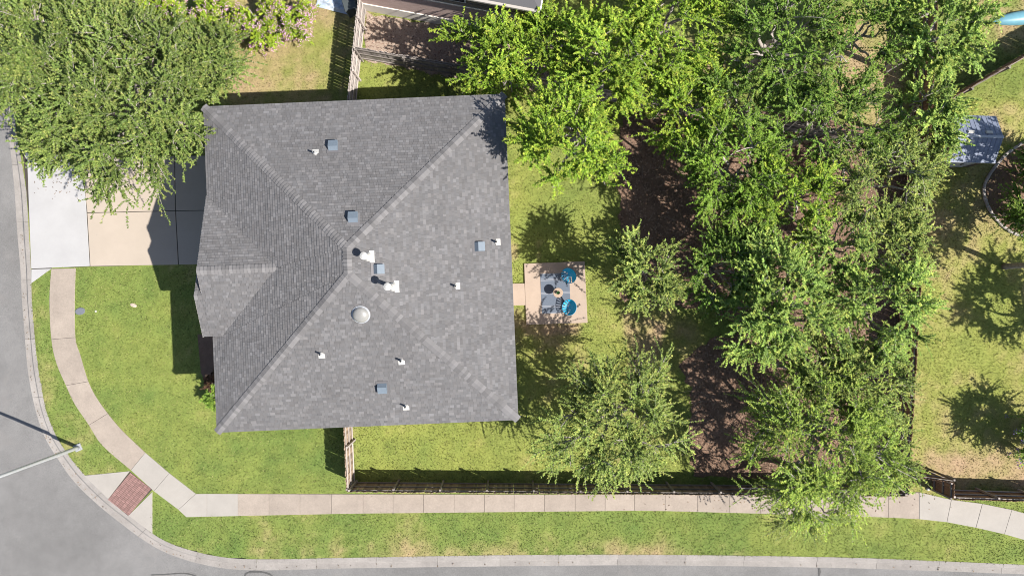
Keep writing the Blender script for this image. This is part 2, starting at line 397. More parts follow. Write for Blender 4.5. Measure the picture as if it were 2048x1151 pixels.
# kerb and gutter in cast sections
kerb = tag(empty('kerb'), kind='structure')
def kerb_sections():
    seg = []; acc = 0; cur = [0]
    for i in range(1, len(kb)):
        acc += math.dist(kb[i], kb[i - 1]); cur.append(i)
        if acc > 3.0 or i == len(kb) - 1:
            seg.append(cur); cur = [i]; acc = 0
    prof = [(-.04, -.22), (-.04, .012), (.30, .006), (.36, -.012), (.50, -.118), (.56, -.124), (1.0, -.108), (1.02, -.3)]
    for s_ in seg:
        v = []; f = []
        pts = []
        for j, i in enumerate(s_):
            b = Vector(kb[i]); q = Vector(kf[i])
            if j == 0: d = (Vector(kb[s_[1]]) - b).normalized() * .006; b = b + d; q = q + d
            if j == len(s_) - 1: d = (b - Vector(kb[s_[-2]])).normalized() * .006; b = b - d; q = q - d
            pts.append((b, q))
        m = len(prof)
        for b, q in pts:
            for t, z in prof:
                p = b + (q - b) * t; v.append((p.x, p.y, z))
        for i in range(len(pts) - 1):
            for k in range(m - 1): f.append((i * m + k, i * m + k + 1, (i + 1) * m + k + 1, (i + 1) * m + k))
        f.append(tuple(range(m))); f.append(tuple((len(pts) - 1) * m + k for k in range(m))[::-1])
        link('kerb_section', mesh('kerb_section', v, f, M['kerb']), None, kerb)
kerb_sections()

def slab(name, poly, mat_, parent, z1=.03, z0=-.06, gap=.008, ch=.008):
    P = [g(*p).xy for p in poly]; n = len(P); c = sum(P, Vector((0, 0))) / n
    P = [p + (c - p).normalized() * gap for p in P]
    return MB().prism([(p.x, p.y) for p in P], z0, z1 + random.uniform(-.003, .003), ch).build(name, mat_, parent)

# sidewalk
walk = tag(empty('sidewalk'), kind='structure')
L_ = catmull([(103, 537), (99, 599), (103, 678), (113, 726), (132, 770), (150, 808), (178, 849), (205, 890), (262, 939)], 4)
R_ = catmull([(152, 536), (150, 599), (151, 674), (161, 709), (177, 762), (194, 795), (216, 826), (245, 860), (291, 904)], 4)
for a, b in ((0, 8), (8, 16), (16, 24), (24, 32)):
    slab('slab', L_[a:b + 1] + R_[a:b + 1][::-1], M['walk'], walk)
slab('slab', [(262, 939), (291, 904), (339, 945), (308, 981)], M['walk_new'], walk)
slab('slab', [(308, 981), (339, 945), (392, 986), (357, 1018)], M['walk_new'], walk)
slab('slab', [(357, 1018), (392, 986), (414, 986), (414, 1032), (373, 1033)], M['walk_new'], walk)
js = [414, 476, 538, 600, 663, 726, 786, 847, 908, 969, 1028, 1089, 1150, 1210, 1269, 1330, 1394, 1458, 1520, 1582, 1646, 1710, 1776, 1838]
def wt(x): return np.interp(x, [414, 700, 1300, 1700, 1838], [986, 987, 988, 987, 983])
def wb(x): return np.interp(x, [414, 700, 1300, 1738, 1838], [1032, 1026, 1020, 1032, 1037])
for a, b in zip(js[:-1], js[1:]):
    slab('slab', [(a, wb(a)), (a, wt(a)), (b, wt(b)), (b, wb(b))], M['walk_new'] if a < 470 else M['walk'], walk)
tp = [(1838, 983), (1902, 998), (1964, 1006), (2023, 1018), (2082, 1034), (2140, 1052), (2200, 1072)]
bt = [(1838, 1037), (1893, 1043), (1951, 1054), (2008, 1067), (2064, 1083), (2122, 1101), (2182, 1121)]
for i in range(6): slab('slab', [bt[i], tp[i], tp[i + 1], bt[i + 1]], M['walk_new'], walk)
# soil showing in the joints below the slabs
def sheet(name, polys, z, mat_, kind='structure', parent=None):
    mb = MB()
    for poly in polys:
        P = [g(*p).xy for p in poly]; a = sum(P[i].x * P[(i + 1) % len(P)].y - P[(i + 1) % len(P)].x * P[i].y for i in range(len(P)))
        if a < 0: P = P[::-1]
        mb.add([(p.x, p.y, z) for p in P], [tuple(range(len(P)))])
    return tag(mb.build(name, mat_, parent), kind=kind)
def shrink(a, b, k): return [(p[0] + (q[0] - p[0]) * k, p[1] + (q[1] - p[1]) * k) for p, q in zip(a, b)]
sheet('joint_soil', [shrink(L_, R_, .06) + shrink(R_, L_, .06)[::-1], [(264, 938), (291, 907), (392, 988), (414, 988), (414, 1030), (375, 1030)], [(a, wb(a) - 2) for a in js] + [(a, wt(a) + 2) for a in js[::-1]]], .012, M['joint'])

# kerb ramp: two flares and a red brick landing
ramp = tag(empty('kerb_ramp'), kind='structure')
slab('flare', [(168, 950), (260, 941), (217, 997)], M['walk_new'], ramp, z1=.022)
slab('flare', [(305, 982), (305, 1066), (257, 1030)], M['walk_new'], ramp, z1=.022)
sheet('mortar_bed', [[(260, 942), (305, 978), (256, 1030), (216, 997)]], .014, M['joint'], 'structure', ramp).pop('kind')
A, B_, D_ = g(261, 944).xy, g(303, 976).xy, g(216, 998).xy
U = (B_ - A); V_ = (D_ - A); nu, nv = 7, 20
U1, V1 = U / nu, V_ / nv
bm = MB().box((0, 0, 0), (U1.length - .010, V1.length - .010, .05), taper=.97)
bme = mesh('brick', bm.v, bm.f, M['paver'])
ang = math.atan2(U1.y, U1.x)
for j in range(nv):
    for i in range(nu):
        p = A + U1 * (i + .5) + V1 * (j + .5)
        link('brick', bme, None, ramp, (p.x, p.y, .008 + random.uniform(-.003, .003)), (0, 0, ang + random.uniform(-.01, .01)))

# driveway
drv = tag(empty('driveway'), kind='structure')
slab('slab', [(55, 320), (160, 318), (172, 396), (180, 532), (63, 537)], M['apron'], drv)
slab('flare', [(42, 298), (80, 319), (54, 320)], M['apron'], drv)
slab('flare', [(63, 538), (103, 537), (63, 566)], M['apron'], drv)
slab('slab', [(88, 262), (126, 260), (127, 317), (88, 318)], M['apron'], drv, gap=.01)   # stub of the sidewalk beyond
slab('slab', [(163, 314), (349, 312), (351, 421), (175, 425)], M['drive'], drv)
slab('slab', [(175, 426), (351, 422), (357, 529), (181, 532)], M['drive'], drv)
slab('slab', [(350, 312), (540, 310), (540, 418), (352, 421)], M['drive'], drv)
slab('slab', [(352, 422), (540, 419), (540, 526), (358, 529)], M['drive'], drv)
sheet('joint_soil', [[(45, 300), (84, 319), (530, 313), (530, 524), (105, 535), (66, 562), (58, 430)]], .012, M['joint'])

# beds
sheet('mulch_bed', [BED_A], .014, M['mulch'])
sheet('mulch_bed', [BED_F], .014, M['mulch'])
sheet('gravel_bed', [BED_G], .014, M['gravel'])

# ------------------------------------------------------------------ grass, leaf litter (nobody could count them)
PAVED = [[(103, 537), (99, 599), (103, 678), (113, 726), (132, 770), (178, 849), (262, 939), (168, 950), (210, 994), (305, 1067), (305, 982), (357, 1018), (373, 1033), (700, 1026), (1300, 1020), (1738, 1032), (1838, 1037), (1951, 1054), (2064, 1083), (2182, 1121), (2200, 1072), (2082, 1034), (1964, 1006), (1902, 998), (1838, 983), (1700, 987), (1300, 988), (414, 986), (392, 986), (291, 904), (216, 826), (177, 762), (151, 674), (150, 599), (152, 536)],
         [(40, 297), (84, 319), (88, 262), (126, 260), (127, 316), (540, 310), (540, 528), (105, 537), (60, 568), (50, 400)],
         [(1024, 567), (1049, 566), (1048, 527), (1169, 522), (1175, 645), (1052, 649), (1051, 611), (1026, 611)],
         [(506, 280), (1002, 265), (1026, 784), (540, 806)]]
def scatter(n, keep):
    px = rng.uniform(-60, 2110, n); py = rng.uniform(-60, 1215, n); k = keep(px, py); return px[k], py[k]
def keep_grass(px, py):
    j = 2.0
    k = ~(inside(px, py, ROAD_PX) | inside(px, py, back + front[::-1]))
    for q in PAVED: k &= ~inside(px + rng.normal(0, j, px.shape), py + rng.normal(0, j, px.shape), q)
    for q in (BED_A, BED_G, BED_F): k &= ~inside(px + rng.normal(0, 4, px.shape), py + rng.normal(0, 4, px.shape), q)
    return k
def blades(px, py, col, zlo, l0, l1, wd, tilt, mat_, name, kind='stuff', label=None, cat=None):
    n = len(px); X = (px - 1024) / S; Y = (575.5 - py) / S
    a = rng.uniform(0, 2 * np.pi, n); L = rng.uniform(l0, l1, n); t = rng.uniform(*tilt, n)
    d = np.stack([np.cos(a) * np.cos(t), np.sin(a) * np.cos(t), np.sin(t)], -1) * L[:, None]
    s = np.stack([-np.sin(a), np.cos(a), rng.normal(0, .25, n)], -1) * (wd * rng.uniform(.6, 1.3, n))[:, None]
    P = np.stack([X, Y, np.full(n, zlo)], -1)
    V = np.stack([P - s, P + s, P + d + s * .35, P + d - s * .35], 1).reshape(-1, 3)
    F = np.arange(4 * n).reshape(n, 4)
    o = link(name, npmesh(name, V, F, mat_, np.repeat(col, 4, 0)))
    return tag(o, label, cat, kind=kind)
px, py = scatter(430000, keep_grass)
c, dr = turf(px, py)
k = rng.random(len(px)) < (1.05 - .55 * smooth01(dr, .6, 1)); px, py, c, dr = px[k], py[k], c[k], dr[k]
hl = rng.random(len(px))[:, None]
c = c * rng.uniform(.45, 1.45, (len(px), 1)); c = np.where(hl > .84, c * .45 + np.array([.30, .28, .12]) * .75, c)
blades(px, py, c, -.005, .035, .09, .018, (.3, 1.1), M['grass'], 'grass', label='short patchy green and straw coloured lawn grass around the house', cat='grass')
def keep_bed(q):
    return lambda px, py: inside(px + rng.normal(0, 3, px.shape), py + rng.normal(0, 3, px.shape), q)
px, py = scatter(330000, keep_bed(BED_A))
pal = np.array([[.21, .135, .095], [.14, .085, .06], [.28, .19, .135], [.075, .05, .038], [.36, .26, .195]])
c = pal[rng.choice(5, len(px), p=[.33, .25, .2, .12, .1])] * rng.uniform(.8, 1.2, (len(px), 1))
blades(px, py, c, .018, .04, .11, .022, (0, .35), M['litter'], 'leaf_litter', label='brown fallen leaves and bark chips under the backyard trees', cat='leaf litter')
px, py = scatter(9000, keep_bed(BED_A))
c = np.array([[.16, .12, .095], [.26, .21, .17], [.09, .065, .05]])[rng.choice(3, len(px))]
blades(px, py, c, .03, .15, .7, .011, (0, .12), M['litter'], 'fallen_twigs', label='thin fallen twigs lying on the mulch under the trees', cat='twigs')
px, py = scatter(420000, keep_bed(BED_G))
pal = np.array([[.33, .26, .215], [.21, .14, .11], [.42, .35, .30], [.11, .072, .06], [.26, .165, .13]])
c = pal[rng.choice(5, len(px))] * rng.uniform(.8, 1.2, (len(px), 1))
blades(px, py, c, .018, .03, .08, .022, (0, .5), M['litter'], 'gravel', label='pale pebbles and dry leaves beside the neighbouring brick house', cat='gravel')

# ------------------------------------------------------------------ the house
HC = Vector((-257 / S, 42 / S)); HR = math.radians(2.4); HW, HL = 6.75, 7.29; EZ, PT = 5.4, .37
house = tag(empty('house', (HC.x, HC.y, 0), HR), 'two storey house with grey shingled hip roof on the corner lot', 'house')
def hloc(p):    # world -> house frame
    d = Vector((p[0], p[1])) - HC; c_, s_ = math.cos(HR), math.sin(HR)
    return Vector((c_ * d.x + s_ * d.y, -s_ * d.x + c_ * d.y, p[2] if len(p) > 2 else 0))
RZ = EZ + PT * HW; rl = HL - HW                   # ridge height, half ridge length
vA, hA = -.09, 3.4; zA = EZ + PT * hA; vAl = -2.97; uF = -7.12
vB = -1.155; zB = zA - PT * (vA - vB)
uv = -HW + (zA - EZ) / PT                          # where gable ridge meets the main slope
uvl = -HW + (zA - PT * (vA - vAl) - EZ) / PT       # valley end on the lower side
FACES = {   # outline (counter-clockwise from above), with eave direction implied by the first edge
 'east': [(HW, -HL), (HW, HL), (0, rl), (0, -rl)],
 'north': [(HW, HL), (-HW, HL), (0, rl)],
 'south': [(-HW, -HL), (HW, -HL), (0, -rl)],
}
def zmain(u, v): return EZ + PT * min(u + HW, HW - u, HL - v, v + HL)
roof_faces = []   # (list of 3-D points ccw, along, up)
for nme, P in FACES.items(): roof_faces.append([Vector((u, v, zmain(u, v))) for u, v in P])
# west slope in three convex pieces round the gable
zm = lambda u: EZ + PT * (u + HW)
Wp = lambda u, v: Vector((u, v, zm(u)))
roof_faces.append([Wp(-HW, HL), Wp(-HW, vA + hA), Wp(uv, vA), Wp(0, rl)])
roof_faces.append([Wp(0, rl), Wp(uv, vA), Wp(0, -rl)])
roof_faces.append([Wp(uv, vA), Wp(uvl, vAl), Wp(0, -rl)])
roof_faces.append([Wp(uvl, vAl), Wp(-HW, vAl), Wp(-HW, -HL), Wp(0, -rl)])
Ap = lambda u, v: Vector((u, v, zA - PT * abs(v - vA)))
uA = -HW - .04
roof_faces.append([Ap(uv, vA), Ap(uA, vA), Ap(uA, vA + hA), Ap(-HW, vA + hA)][::-1])
roof_faces.append([Ap(uA, vA), Ap(uv, vA), Ap(uvl, vAl), Ap(uA, vAl)][::-1])
Bl = lambda u, v: Vector((u, v, zB - PT * abs(v - vB)))
roof_faces.append([Bl(uF, vB), Bl(uA, vB), Bl(uA, vAl), Bl(uF, vAl)][::-1])
roof_faces.append([Bl(uF, vB + 1.8), Bl(uA, vB + 1.8), Bl(uA, vB), Bl(uF, vB)][::-1])
def normal(P):
    nn = (P[1] - P[0]).cross(P[2] - P[0]).normalized(); return nn if nn.z > 0 else -nn
def camroof(px, py):
    """where the line of sight to a photo pixel meets the roof, in the house frame"""
    o = Vector((0, 0, H)); d = W(px, py) - o; best = None
    ol = Vector((*hloc((0, 0)).xy, H)); e = hloc(W(px, py)); dl = e - ol
    for P in roof_faces:
        nn = normal(P); t = nn.dot(P[0] - ol) / nn.dot(dl); q = ol + dl * t
        if inside(np.array([q.x]), np.array([q.y]), [(p.x, p.y) for p in P])[0] and (best is None or q.z > best[0].z): best = (q, nn)
    return best

roof = empty('roof', parent=house)
# deck and eave trim below the shingles
mb = MB()
for P in roof_faces:
    nn = normal(P); Q = P if (P[1] - P[0]).cross(P[2] - P[0]).z > 0 else P[::-1]
    k = len(Q); mb.add([p - nn * .005 for p in Q] + [p - Vector((0, 0, .14)) for p in Q], [tuple(range(k)), tuple(range(k, 2 * k))[::-1]] + [(i, i + k, (i + 1) % k + k, (i + 1) % k) for i in range(k)])
mb.build('deck', M['deck'], roof)
# shingles, row by row
SH_V, SH_F, SH_C = [], [], []
big = []
prng = random.Random(11)
def shade():
    r = prng.random()
    if r < .10: b = prng.uniform(.146, .162)
    elif r < .30: b = prng.uniform(.130, .144)
    elif r < .82: b = prng.uniform(.114, .130)
    else: b = prng.uniform(.105, .115)
    wv = prng.uniform(-.012, .012)
    b *= .99; return (b * (1.015 + wv), b * (.985), b * (1.005 - wv))
EXP = .128
for P in roof_faces:
    nn = normal(P); z0 = min(p.z for p in P)
    along = nn.cross(Vector((0, 0, 1))).normalized() * -1; up = nn.cross(along).normalized()
    if up.z < 0: up = -up
    O = min(P, key=lambda p: p.z)
    st_ = [((p - O).dot(along), (p - O).dot(up)) for p in P]
    t = 0; tmax = max(q[1] for q in st_)
    def srange(tt):
        xs = []
        for i in range(len(st_)):
            (a0, b0), (a1, b1) = st_[i], st_[(i + 1) % len(st_)]
            if abs(b0 - b1) < 1e-9:
                if abs(b0 - tt) < 1e-6: xs += [a0, a1]
                continue
            k = (tt - b0) / (b1 - b0)
            if -1e-9 <= k <= 1 + 1e-9: xs.append(a0 + (a1 - a0) * k)
        return (min(xs), max(xs)) if xs else (0, 0)
    row = 0
    while t < tmax - .01:
        t1 = min(t + EXP, tmax); a0, a1 = srange(t + 1e-7); b0, b1 = srange(t1 - 1e-7)
        lo, hi = min(a0, b0), max(a1, b1); s = lo - prng.uniform(0, .2)
        while s < hi:
            wd = prng.choice((.10, .13, .16, .19, .24)) * prng.uniform(.9, 1.1); e = s + wd
            c0, c1 = max(s, a0), min(e, a1); d0, d1 = max(s, b0), min(e, b1)
            if c1 <= c0 and d1 <= d0: s = e; continue
            if c1 < c0: c0 = c1 = max(min(c0, a1), a0)
            if d1 < d0: d0 = d1 = max(min(d0, b1), b0)
            gp = .003 if wd > .1 else 0
            lift = .020 + prng.uniform(0, .006) + (.005 if prng.random() < .3 else 0)
            q = [O + along * (c0 + gp) + up * (t - .004) + nn * lift, O + along * (c1 - gp) + up * (t - .004) + nn * lift, O + along * (d1 - gp) + up * t1 + nn * .004, O + along * (d0 + gp) + up * t1 + nn * .004,
                 O + along * (c0 + gp) + up * (t - .004) - nn * .004, O + along * (c1 - gp) + up * (t - .004) - nn * .004]
            big.append((q, shade()))
            s = e
        t = t1; row += 1
fc = [(0, 1, 2, 3), (4, 5, 1, 0), (4, 0, 3, 3), (5, 2, 1, 1)]
big.sort(key=lambda a: -a[0][0].z)
def shingle_faces(q):   # make sure the top looks upward
    return [(0, 1, 2, 3), (4, 5, 1, 0)] if (q[1] - q[0]).cross(q[2] - q[0]).z > 0 else [(3, 2, 1, 0), (0, 1, 5, 4)]
n_single = 0; rest = []
for q, cl in big:
    if n_single < 300 and (q[1] - q[0]).length > .1 and (q[3] - q[2]).length > .1:
        o_ = sum((q[i] for i in range(4)), Vector()) / 4
        me = mesh('shingle', [p - o_ for p in q], shingle_faces(q) + [(4, 0, 3), (5, 2, 1)])
        a = me.attributes.new('tint', 'FLOAT_COLOR', 'POINT'); a.data.foreach_set('color', [x for _ in q for x in (*cl, 1)])
        me.materials.append(M['shingle']); link('shingle', me, None, roof, o_); n_single += 1
    else: rest.append((q, cl))
V = np.array([[tuple(p) for p in q] for q, cl in rest]).reshape(-1, 3); cc = np.repeat(np.array([cl for q, cl in rest]), 6, 0)
F = np.array([[i * 6 + k for k in ff] for i, (q, cl) in enumerate(rest) for ff in shingle_faces(q)])
tag(link('shingle_courses', npmesh('shingle_courses', V, F, M['shingle'], cc), None, roof), kind='stuff')
# hip and ridge caps, one by one
def cap_line(p0, p1, wd=.36, step=.15, nl=None, nr=None):
    p0, p1 = Vector(p0), Vector(p1); d = (p1 - p0); L = d.length; d.normalize(); n_ = max(1, int(L / step))
    side = Vector((0, 0, 1)).cross(d).normalized()
    def wing(sgn, nn):      # lies in the roof plane beside the hip
        wv = side * sgn; wv = (wv - nn * wv.dot(nn)).normalized(); return wv
    wl, wr = wing(1, nl), wing(-1, nr); h = wd / 2
    v = []
    for tt, lf in ((0, .05), (step * 1.04, .026)):
        up_ = (nl + nr).normalized()
        for wv, nn in ((wl, nl), (None, None), (wr, nr)):
            if wv is None: v.append(d * tt + up_ * (lf + .004))
            else: v.append(d * tt + wv * h + nn * lf)
    for k in range(3): v.append(v[k] - (nl + nr).normalized() * .045)
    fcs = [(0, 1, 4, 3), (1, 2, 5, 4), (6, 7, 1, 0), (7, 8, 2, 1)]
    if (Vector(v[1]) - Vector(v[0])).cross(Vector(v[4]) - Vector(v[0])).z < 0: fcs = [q[::-1] for q in fcs]
    me = mesh('ridge_cap', v, fcs, M['cap'])
    for i in range(n_): link('ridge_cap', me, None, roof, p0 + d * (L * i / n_))
nE, nN, nS, nW = normal(roof_faces[0]), normal(roof_faces[1]), normal(roof_faces[2]), normal(roof_faces[3])
nAu, nAl = normal(roof_faces[7]), normal(roof_faces[8])
tpN, tpS = Vector((0, rl, RZ)), Vector((0, -rl, RZ))
def caps(p0, p1, na, nb):
    side = Vector((0, 0, 1)).cross(Vector(p1) - Vector(p0)).normalized()
    nl, nr = (na, nb) if na.dot(side) > nb.dot(side) else (nb, na)
    cap_line(p0, p1, nl=nl, nr=nr)
caps((-HW, HL, EZ), tpN, nW, nN); caps((HW, HL, EZ), tpN, nE, nN); caps((-HW, -HL, EZ), tpS, nW, nS); caps((HW, -HL, EZ), tpS, nE, nS)
caps(tpN, tpS, nE, nW); caps((uA, vA, zA), (uv, vA, zA), nAu, nAl); caps((uF, vB, zB), (uA + .02, vB, zB), normal(roof_faces[9]), normal(roof_faces[10]))
# fascia boards
fa = MB()
for a, b in (((-HW, HL), (HW, HL)), ((HW, HL), (HW, -HL)), ((HW, -HL), (-HW, -HL)), ((-HW, -HL), (-HW, vAl)), ((-HW, vA + hA), (-HW, HL))):
    a, b = Vector(a), Vector(b); d = b - a; m_ = (a + b) / 2; nrm = Vector((d.y, -d.x)).normalized()
    if nrm.dot(m_) < 0: nrm = -nrm
    fa.box((m_.x + nrm.x * -.012, m_.y + nrm.y * -.012, EZ - .09), (d.length - .01, .05, .17), math.atan2(d.y, d.x))
def rake(p0, p1):
    d = p1 - p0; m_ = (p0 + p1) / 2; Rm = d.to_track_quat('X', 'Z').to_matrix(); fa.box(m_ - Vector((-.005, 0, .09)), (d.length, .05, .16), M=Rm)
rake(Ap(uA, vA), Ap(uA, vA + hA)); rake(Ap(uA, vB + .2), Ap(uA, vA)); rake(Bl(uF, vB), Bl(uF, vAl)); rake(Bl(uF, vB), Bl(uF, vB + 1.8))
fa.build('fascia', M['fascia'], house)
# walls (0.45 m inside the eaves)
ov = .45
wl_ = MB()
def wallbox(u0, u1, v0, v1, z0, z1): wl_.box(((u0 + u1) / 2, (v0 + v1) / 2, (z0 + z1) / 2), (u1 - u0, v1 - v0, z1 - z0))
wallbox(-HW + ov, HW - ov, -HL + ov, HL - ov, -.1, EZ - .02)
wl_.build('wall', M['stone'], house)
so_ = MB()
for (u0, u1, v0, v1) in ((-HW + .03, HW - .03, HL - ov, HL - .03), (-HW + .03, HW - .03, -HL + .03, -HL + ov), (-HW + .03, -HW + ov, -HL + ov, HL - ov), (HW - ov, HW - .03, -HL + ov, HL - ov)):
    so_.box(((u0 + u1) / 2, (v0 + v1) / 2, EZ - .17), (u1 - u0 - .004, v1 - v0 - .004, .03))
so_.build('soffit', M['soffit'], house)
# gable walls under A and B
def gable_wall(u, pts, name):
    th = .2; k = len(pts)
    v = [(u, a, z) for a, z in pts] + [(u + th, a, z) for a, z in pts]
    link(name, mesh(name, v, [tuple(range(k)), tuple(range(k, 2 * k))[::-1]] + [(i, (i + 1) % k, (i + 1) % k + k, i + k)[::-1] for i in range(k)], M['stone']), None, house)
gable_wall(-HW + ov - .203, [(vA + hA - .5, EZ - .1), (vA, zA - .2), (vAl + .1, zA - PT * (vA - vAl) - .15), (vAl + .1, -.05), (vA + hA - .5, -.05)], 'gable_wall')
gable_wall(uF + .35, [(vB + 1.6, zB - .75), (vB, zB - .17), (vAl + .15, zB - .17 - PT * (vB - vAl - .15)), (vAl + .15, -.05), (vB + 1.6, -.05)], 'gable_wall')
# garage door with panels, front door, windows
def window(u, v, z, wd, ht, face):
    """face: 'w','e','n','s' side of the house"""
    rz = {'w': -math.pi / 2, 'e': math.pi / 2, 'n': math.pi, 's': 0}[face]
    fr = MB().box((0, 0, 0), (wd + .16, .08, .08)); fr = MB()
    for dz in (-ht / 2 - .04, ht / 2 + .04, 0): fr.box((0, -.02, dz), (wd + .16, .07, .08 if dz else .04))
    for dx in (-wd / 2 - .04, wd / 2 + .04): fr.box((dx, -.02, 0), (.078, .066, ht))
    fo = fr.build('window', M['trim'], house, (u, v, z), rz)
    MB().box((0, -.004, 0), (wd, .03, ht)).build('pane', M['glass'], fo)
    MB().box((0, -.05, -ht / 2 - .11), (wd + .24, .13, .06)).build('sill', M['trim'], fo)
ew, ns_ = HW - ov, HL - ov
gd = empty('garage_door', (-ew - .02, 4.1, 0), 0, house)
for r_ in range(4):
    for c_ in range(6):
        MB().box((0, -2.05 + c_ * .82, .30 + r_ * .56), (.05, .78, .52), taper=.9).build('door_panel', M['door'], gd)
MB().box((.012, 0, 1.14), (.03, 5.0, 2.3)).build('door_leaf', M['door'], gd)
fd = MB().box((0, 0, 1.05), (.06, 1.0, 2.1)).build('front_door', M['wood_door'], house, (-ew - .03, -4.2, 0))
MB().box((-.06, .38, 1.0), (.06, .04, .16)).build('handle', M['galv'], fd)
for v_ in (-5.7, -4.2): window(-ew, v_, 4.0, 1.1, 1.2, 'w')
window(-ew, -5.8, 1.5, .9, 1.5, 'w'); window(-ew, 5.0, 4.0, 1.3, 1.2, 'w')
for v_ in (-5, -1.8, 1.8, 5): window(ew, v_, 4.0, 1.2, 1.2, 'e'); 
for v_ in (-5, 1.8, 5): window(ew, v_, 1.5, 1.4, 1.4, 'e')
for u_ in (-4, 0, 4): window(u_, ns_, 4.0, 1.0, 1.1, 'n'); window(u_, -ns_, 4.0, 1.0, 1.1, 's')
window(3, -ns_, 1.5, 1.2, 1.3, 's'); window(-2, -ns_, 1.5, 1.2, 1.3, 's')
bd = MB().box((0, 0, 1.05), (.06, 1.6, 2.1)).build('patio_door', M['glass'], house, (ew + .03, -.3, 0))
MB().box((.02, 0, 1.05), (.07, .08, 2.1)).build('door_frame', M['trim'], bd)

# roof fittings
def frame_on(q, nn):
    """matrix whose z is the roof normal and y points up the slope"""
    up_ = (Vector((0, 0, 1)) - nn * nn.z).normalized(); x = up_.cross(nn).normalized()
    m = Matrix((x, up_, nn)).transposed(); return m
def fit(o, q, nn, off=.0):
    m = frame_on(q, nn).to_4x4(); m.translation = q + nn * off; o.matrix_local = m
def box_vent(px, py):
    b = camroof(px, py); q, nn = b
    # low slanted hood, open at the downhill side
    e = empty('box_vent', parent=house); fit(e, q, nn, .015)
    w_, l_ = .40, .40
    v = [(-w_ / 2, -l_ / 2, .0), (w_ / 2, -l_ / 2, .0), (w_ / 2, l_ / 2, .0), (-w_ / 2, l_ / 2, .0), (-w_ / 2, -l_ / 2 - .04, .17), (w_ / 2, -l_ / 2 - .04, .17), (w_ / 2, l_ / 2 - .13, .19), (-w_ / 2, l_ / 2 - .13, .19)]
    mb = MB().add(v, [(4, 5, 6, 7), (6, 2, 3, 7), (0, 4, 7, 3), (1, 2, 6, 5), (0, 1, 5, 4)])
    mb.build('hood', M['vent'], e)
    MB().box((0, .02, .008), (.56, .56, .012)).build('flashing', M['shingle1'], e)
for p in ((667, 294), (707, 437), (756, 538), (957, 493), (765, 773)): box_vent(*p)
def pipe_vent(px, py):
    q, nn = camroof(px, py); e = empty('pipe_vent', parent=house); fit(e, q, nn, .02)
    fl = MB().box((0, -.10, .004), (.28, .20, .008)).build('flashing', M['white_metal'], e)
    inv = frame_on(q, nn).inverted(); z = inv @ Vector((0, 0, 1))
    MB().tube([z * -.02, z * .10], [.10, .065], 14).build('boot', M['white_metal'], e, smooth=False)
    mb = MB(); mb.tube([z * .05, z * .32], .042, 12, cap=False); mb.tube([z * .315, z * .05], .033, 12, cap=False)
    mb.build('pipe', M['pipe'], e)
for p in ((631, 307), (992, 484), (911, 572), (643, 707), (803, 720), (812, 811)): pipe_vent(*p)
def flue(px, py, h_):
    q, nn = camroof(px, py); e = empty('flue_vent', parent=house); fit(e, q, nn, .02)
    MB().box((0, -.20, .004), (.50, .20, .008)).build('flashing', M['white_metal'], e)
    z = frame_on(q, nn).inverted() @ Vector((0, 0, 1))
    MB().tube([z * -.03, z * .2], [.2, .11], 16).build('collar', M['white_metal'], e)
    MB().tube([z * .15, z * h_], .085, 16).build('pipe', M['white_metal'], e)
    MB().tube([z * (h_ - .02), z * (h_ + .03), z * (h_ + .14), z * (h_ + .18)], [.10, .16, .16, .07], 18).build('cap', M['white_metal'], e)
flue(734, 513, .55); flue(784, 573, .95)
q, nn = camroof(722, 628); e = empty('skylight_dome', parent=house); fit(e, q, nn, .015); e.scale = (.86, .86, .86)
MB().lathe([(.46, 0), (.46, .03), (.42, .035), (.41, .09)], 32).build('curb_ring', M['galv'], e)
MB().lathe([(.405, .05)] + [(.40 * math.cos(t), .07 + .24 * math.sin(t)) for t in [i * math.pi / 2 / 9 for i in range(9)]] + [(.02, .31)], 32).build('dome', M['dome'], e, smooth=True)

# ------------------------------------------------------------------ fences: posts, rails and every picket
def fence(p0, p1, label, mat_, rail_m, side=1, h=1.8, gap=.004, cat='fence', pw=.14, post_out=.5, rails=(.25, .95, 1.6), cap=False, name='wooden_fence'):
    p0, p1 = g(*p0), g(*p1); d = p1 - p0; L = d.length; rz = math.atan2(d.y, d.x)
    e = tag(empty(name, (p0.x, p0.y, 0), rz), label, cat, 'wooden fences of the block')
    n_ = int(L / (pw + gap)); step = L / n_
    mbp = MB(); hw = pw / 2
    mbp.add([(-hw, -.009, .03), (hw, -.009, .03), (hw, .009, .03), (-hw, .009, .03), (-hw, -.009, h - .04), (hw, -.009, h - .04), (hw, .009, h - .04), (-hw, .009, h - .04), (-hw + .03, -.009, h), (hw - .03, -.009, h), (hw - .03, .009, h), (-hw + .03, .009, h)],
            [(0, 1, 5, 4), (2, 3, 7, 6), (1, 2, 6, 5), (3, 0, 4, 7), (4, 5, 9, 8), (6, 7, 11, 10), (5, 6, 10, 9), (7, 4, 8, 11), (8, 9, 10, 11), (3, 2, 1, 0)])
    me = mesh('picket', mbp.v, mbp.f, mat_)
    for i in range(n_):
        link('picket', me, None, e, ((i + .5) * step, random.uniform(-.004, .004), random.uniform(-.03, .015)), (random.uniform(-.012, .012), random.uniform(-.008, .008), random.uniform(-.03, .03)))
    np_ = max(1, round(L / 2.4))
    for i in range(np_ + 1):
        MB().box((0, 0, h / 2 - .03), (.09, .09, h)).build('post', rail_m, e, (L * i / np_, side * .115, 0))
    for z in rails:
        for i in range(np_):
            MB().box((0, 0, 0), (L / np_ - .01, .04, .09)).build('rail', rail_m, e, (L * (i + .5) / np_, side * .0475, z))
    if cap: MB().box((L / 2, 0, h + .02), (L, .14, .035)).build('cap_board', rail_m, e)
    return e
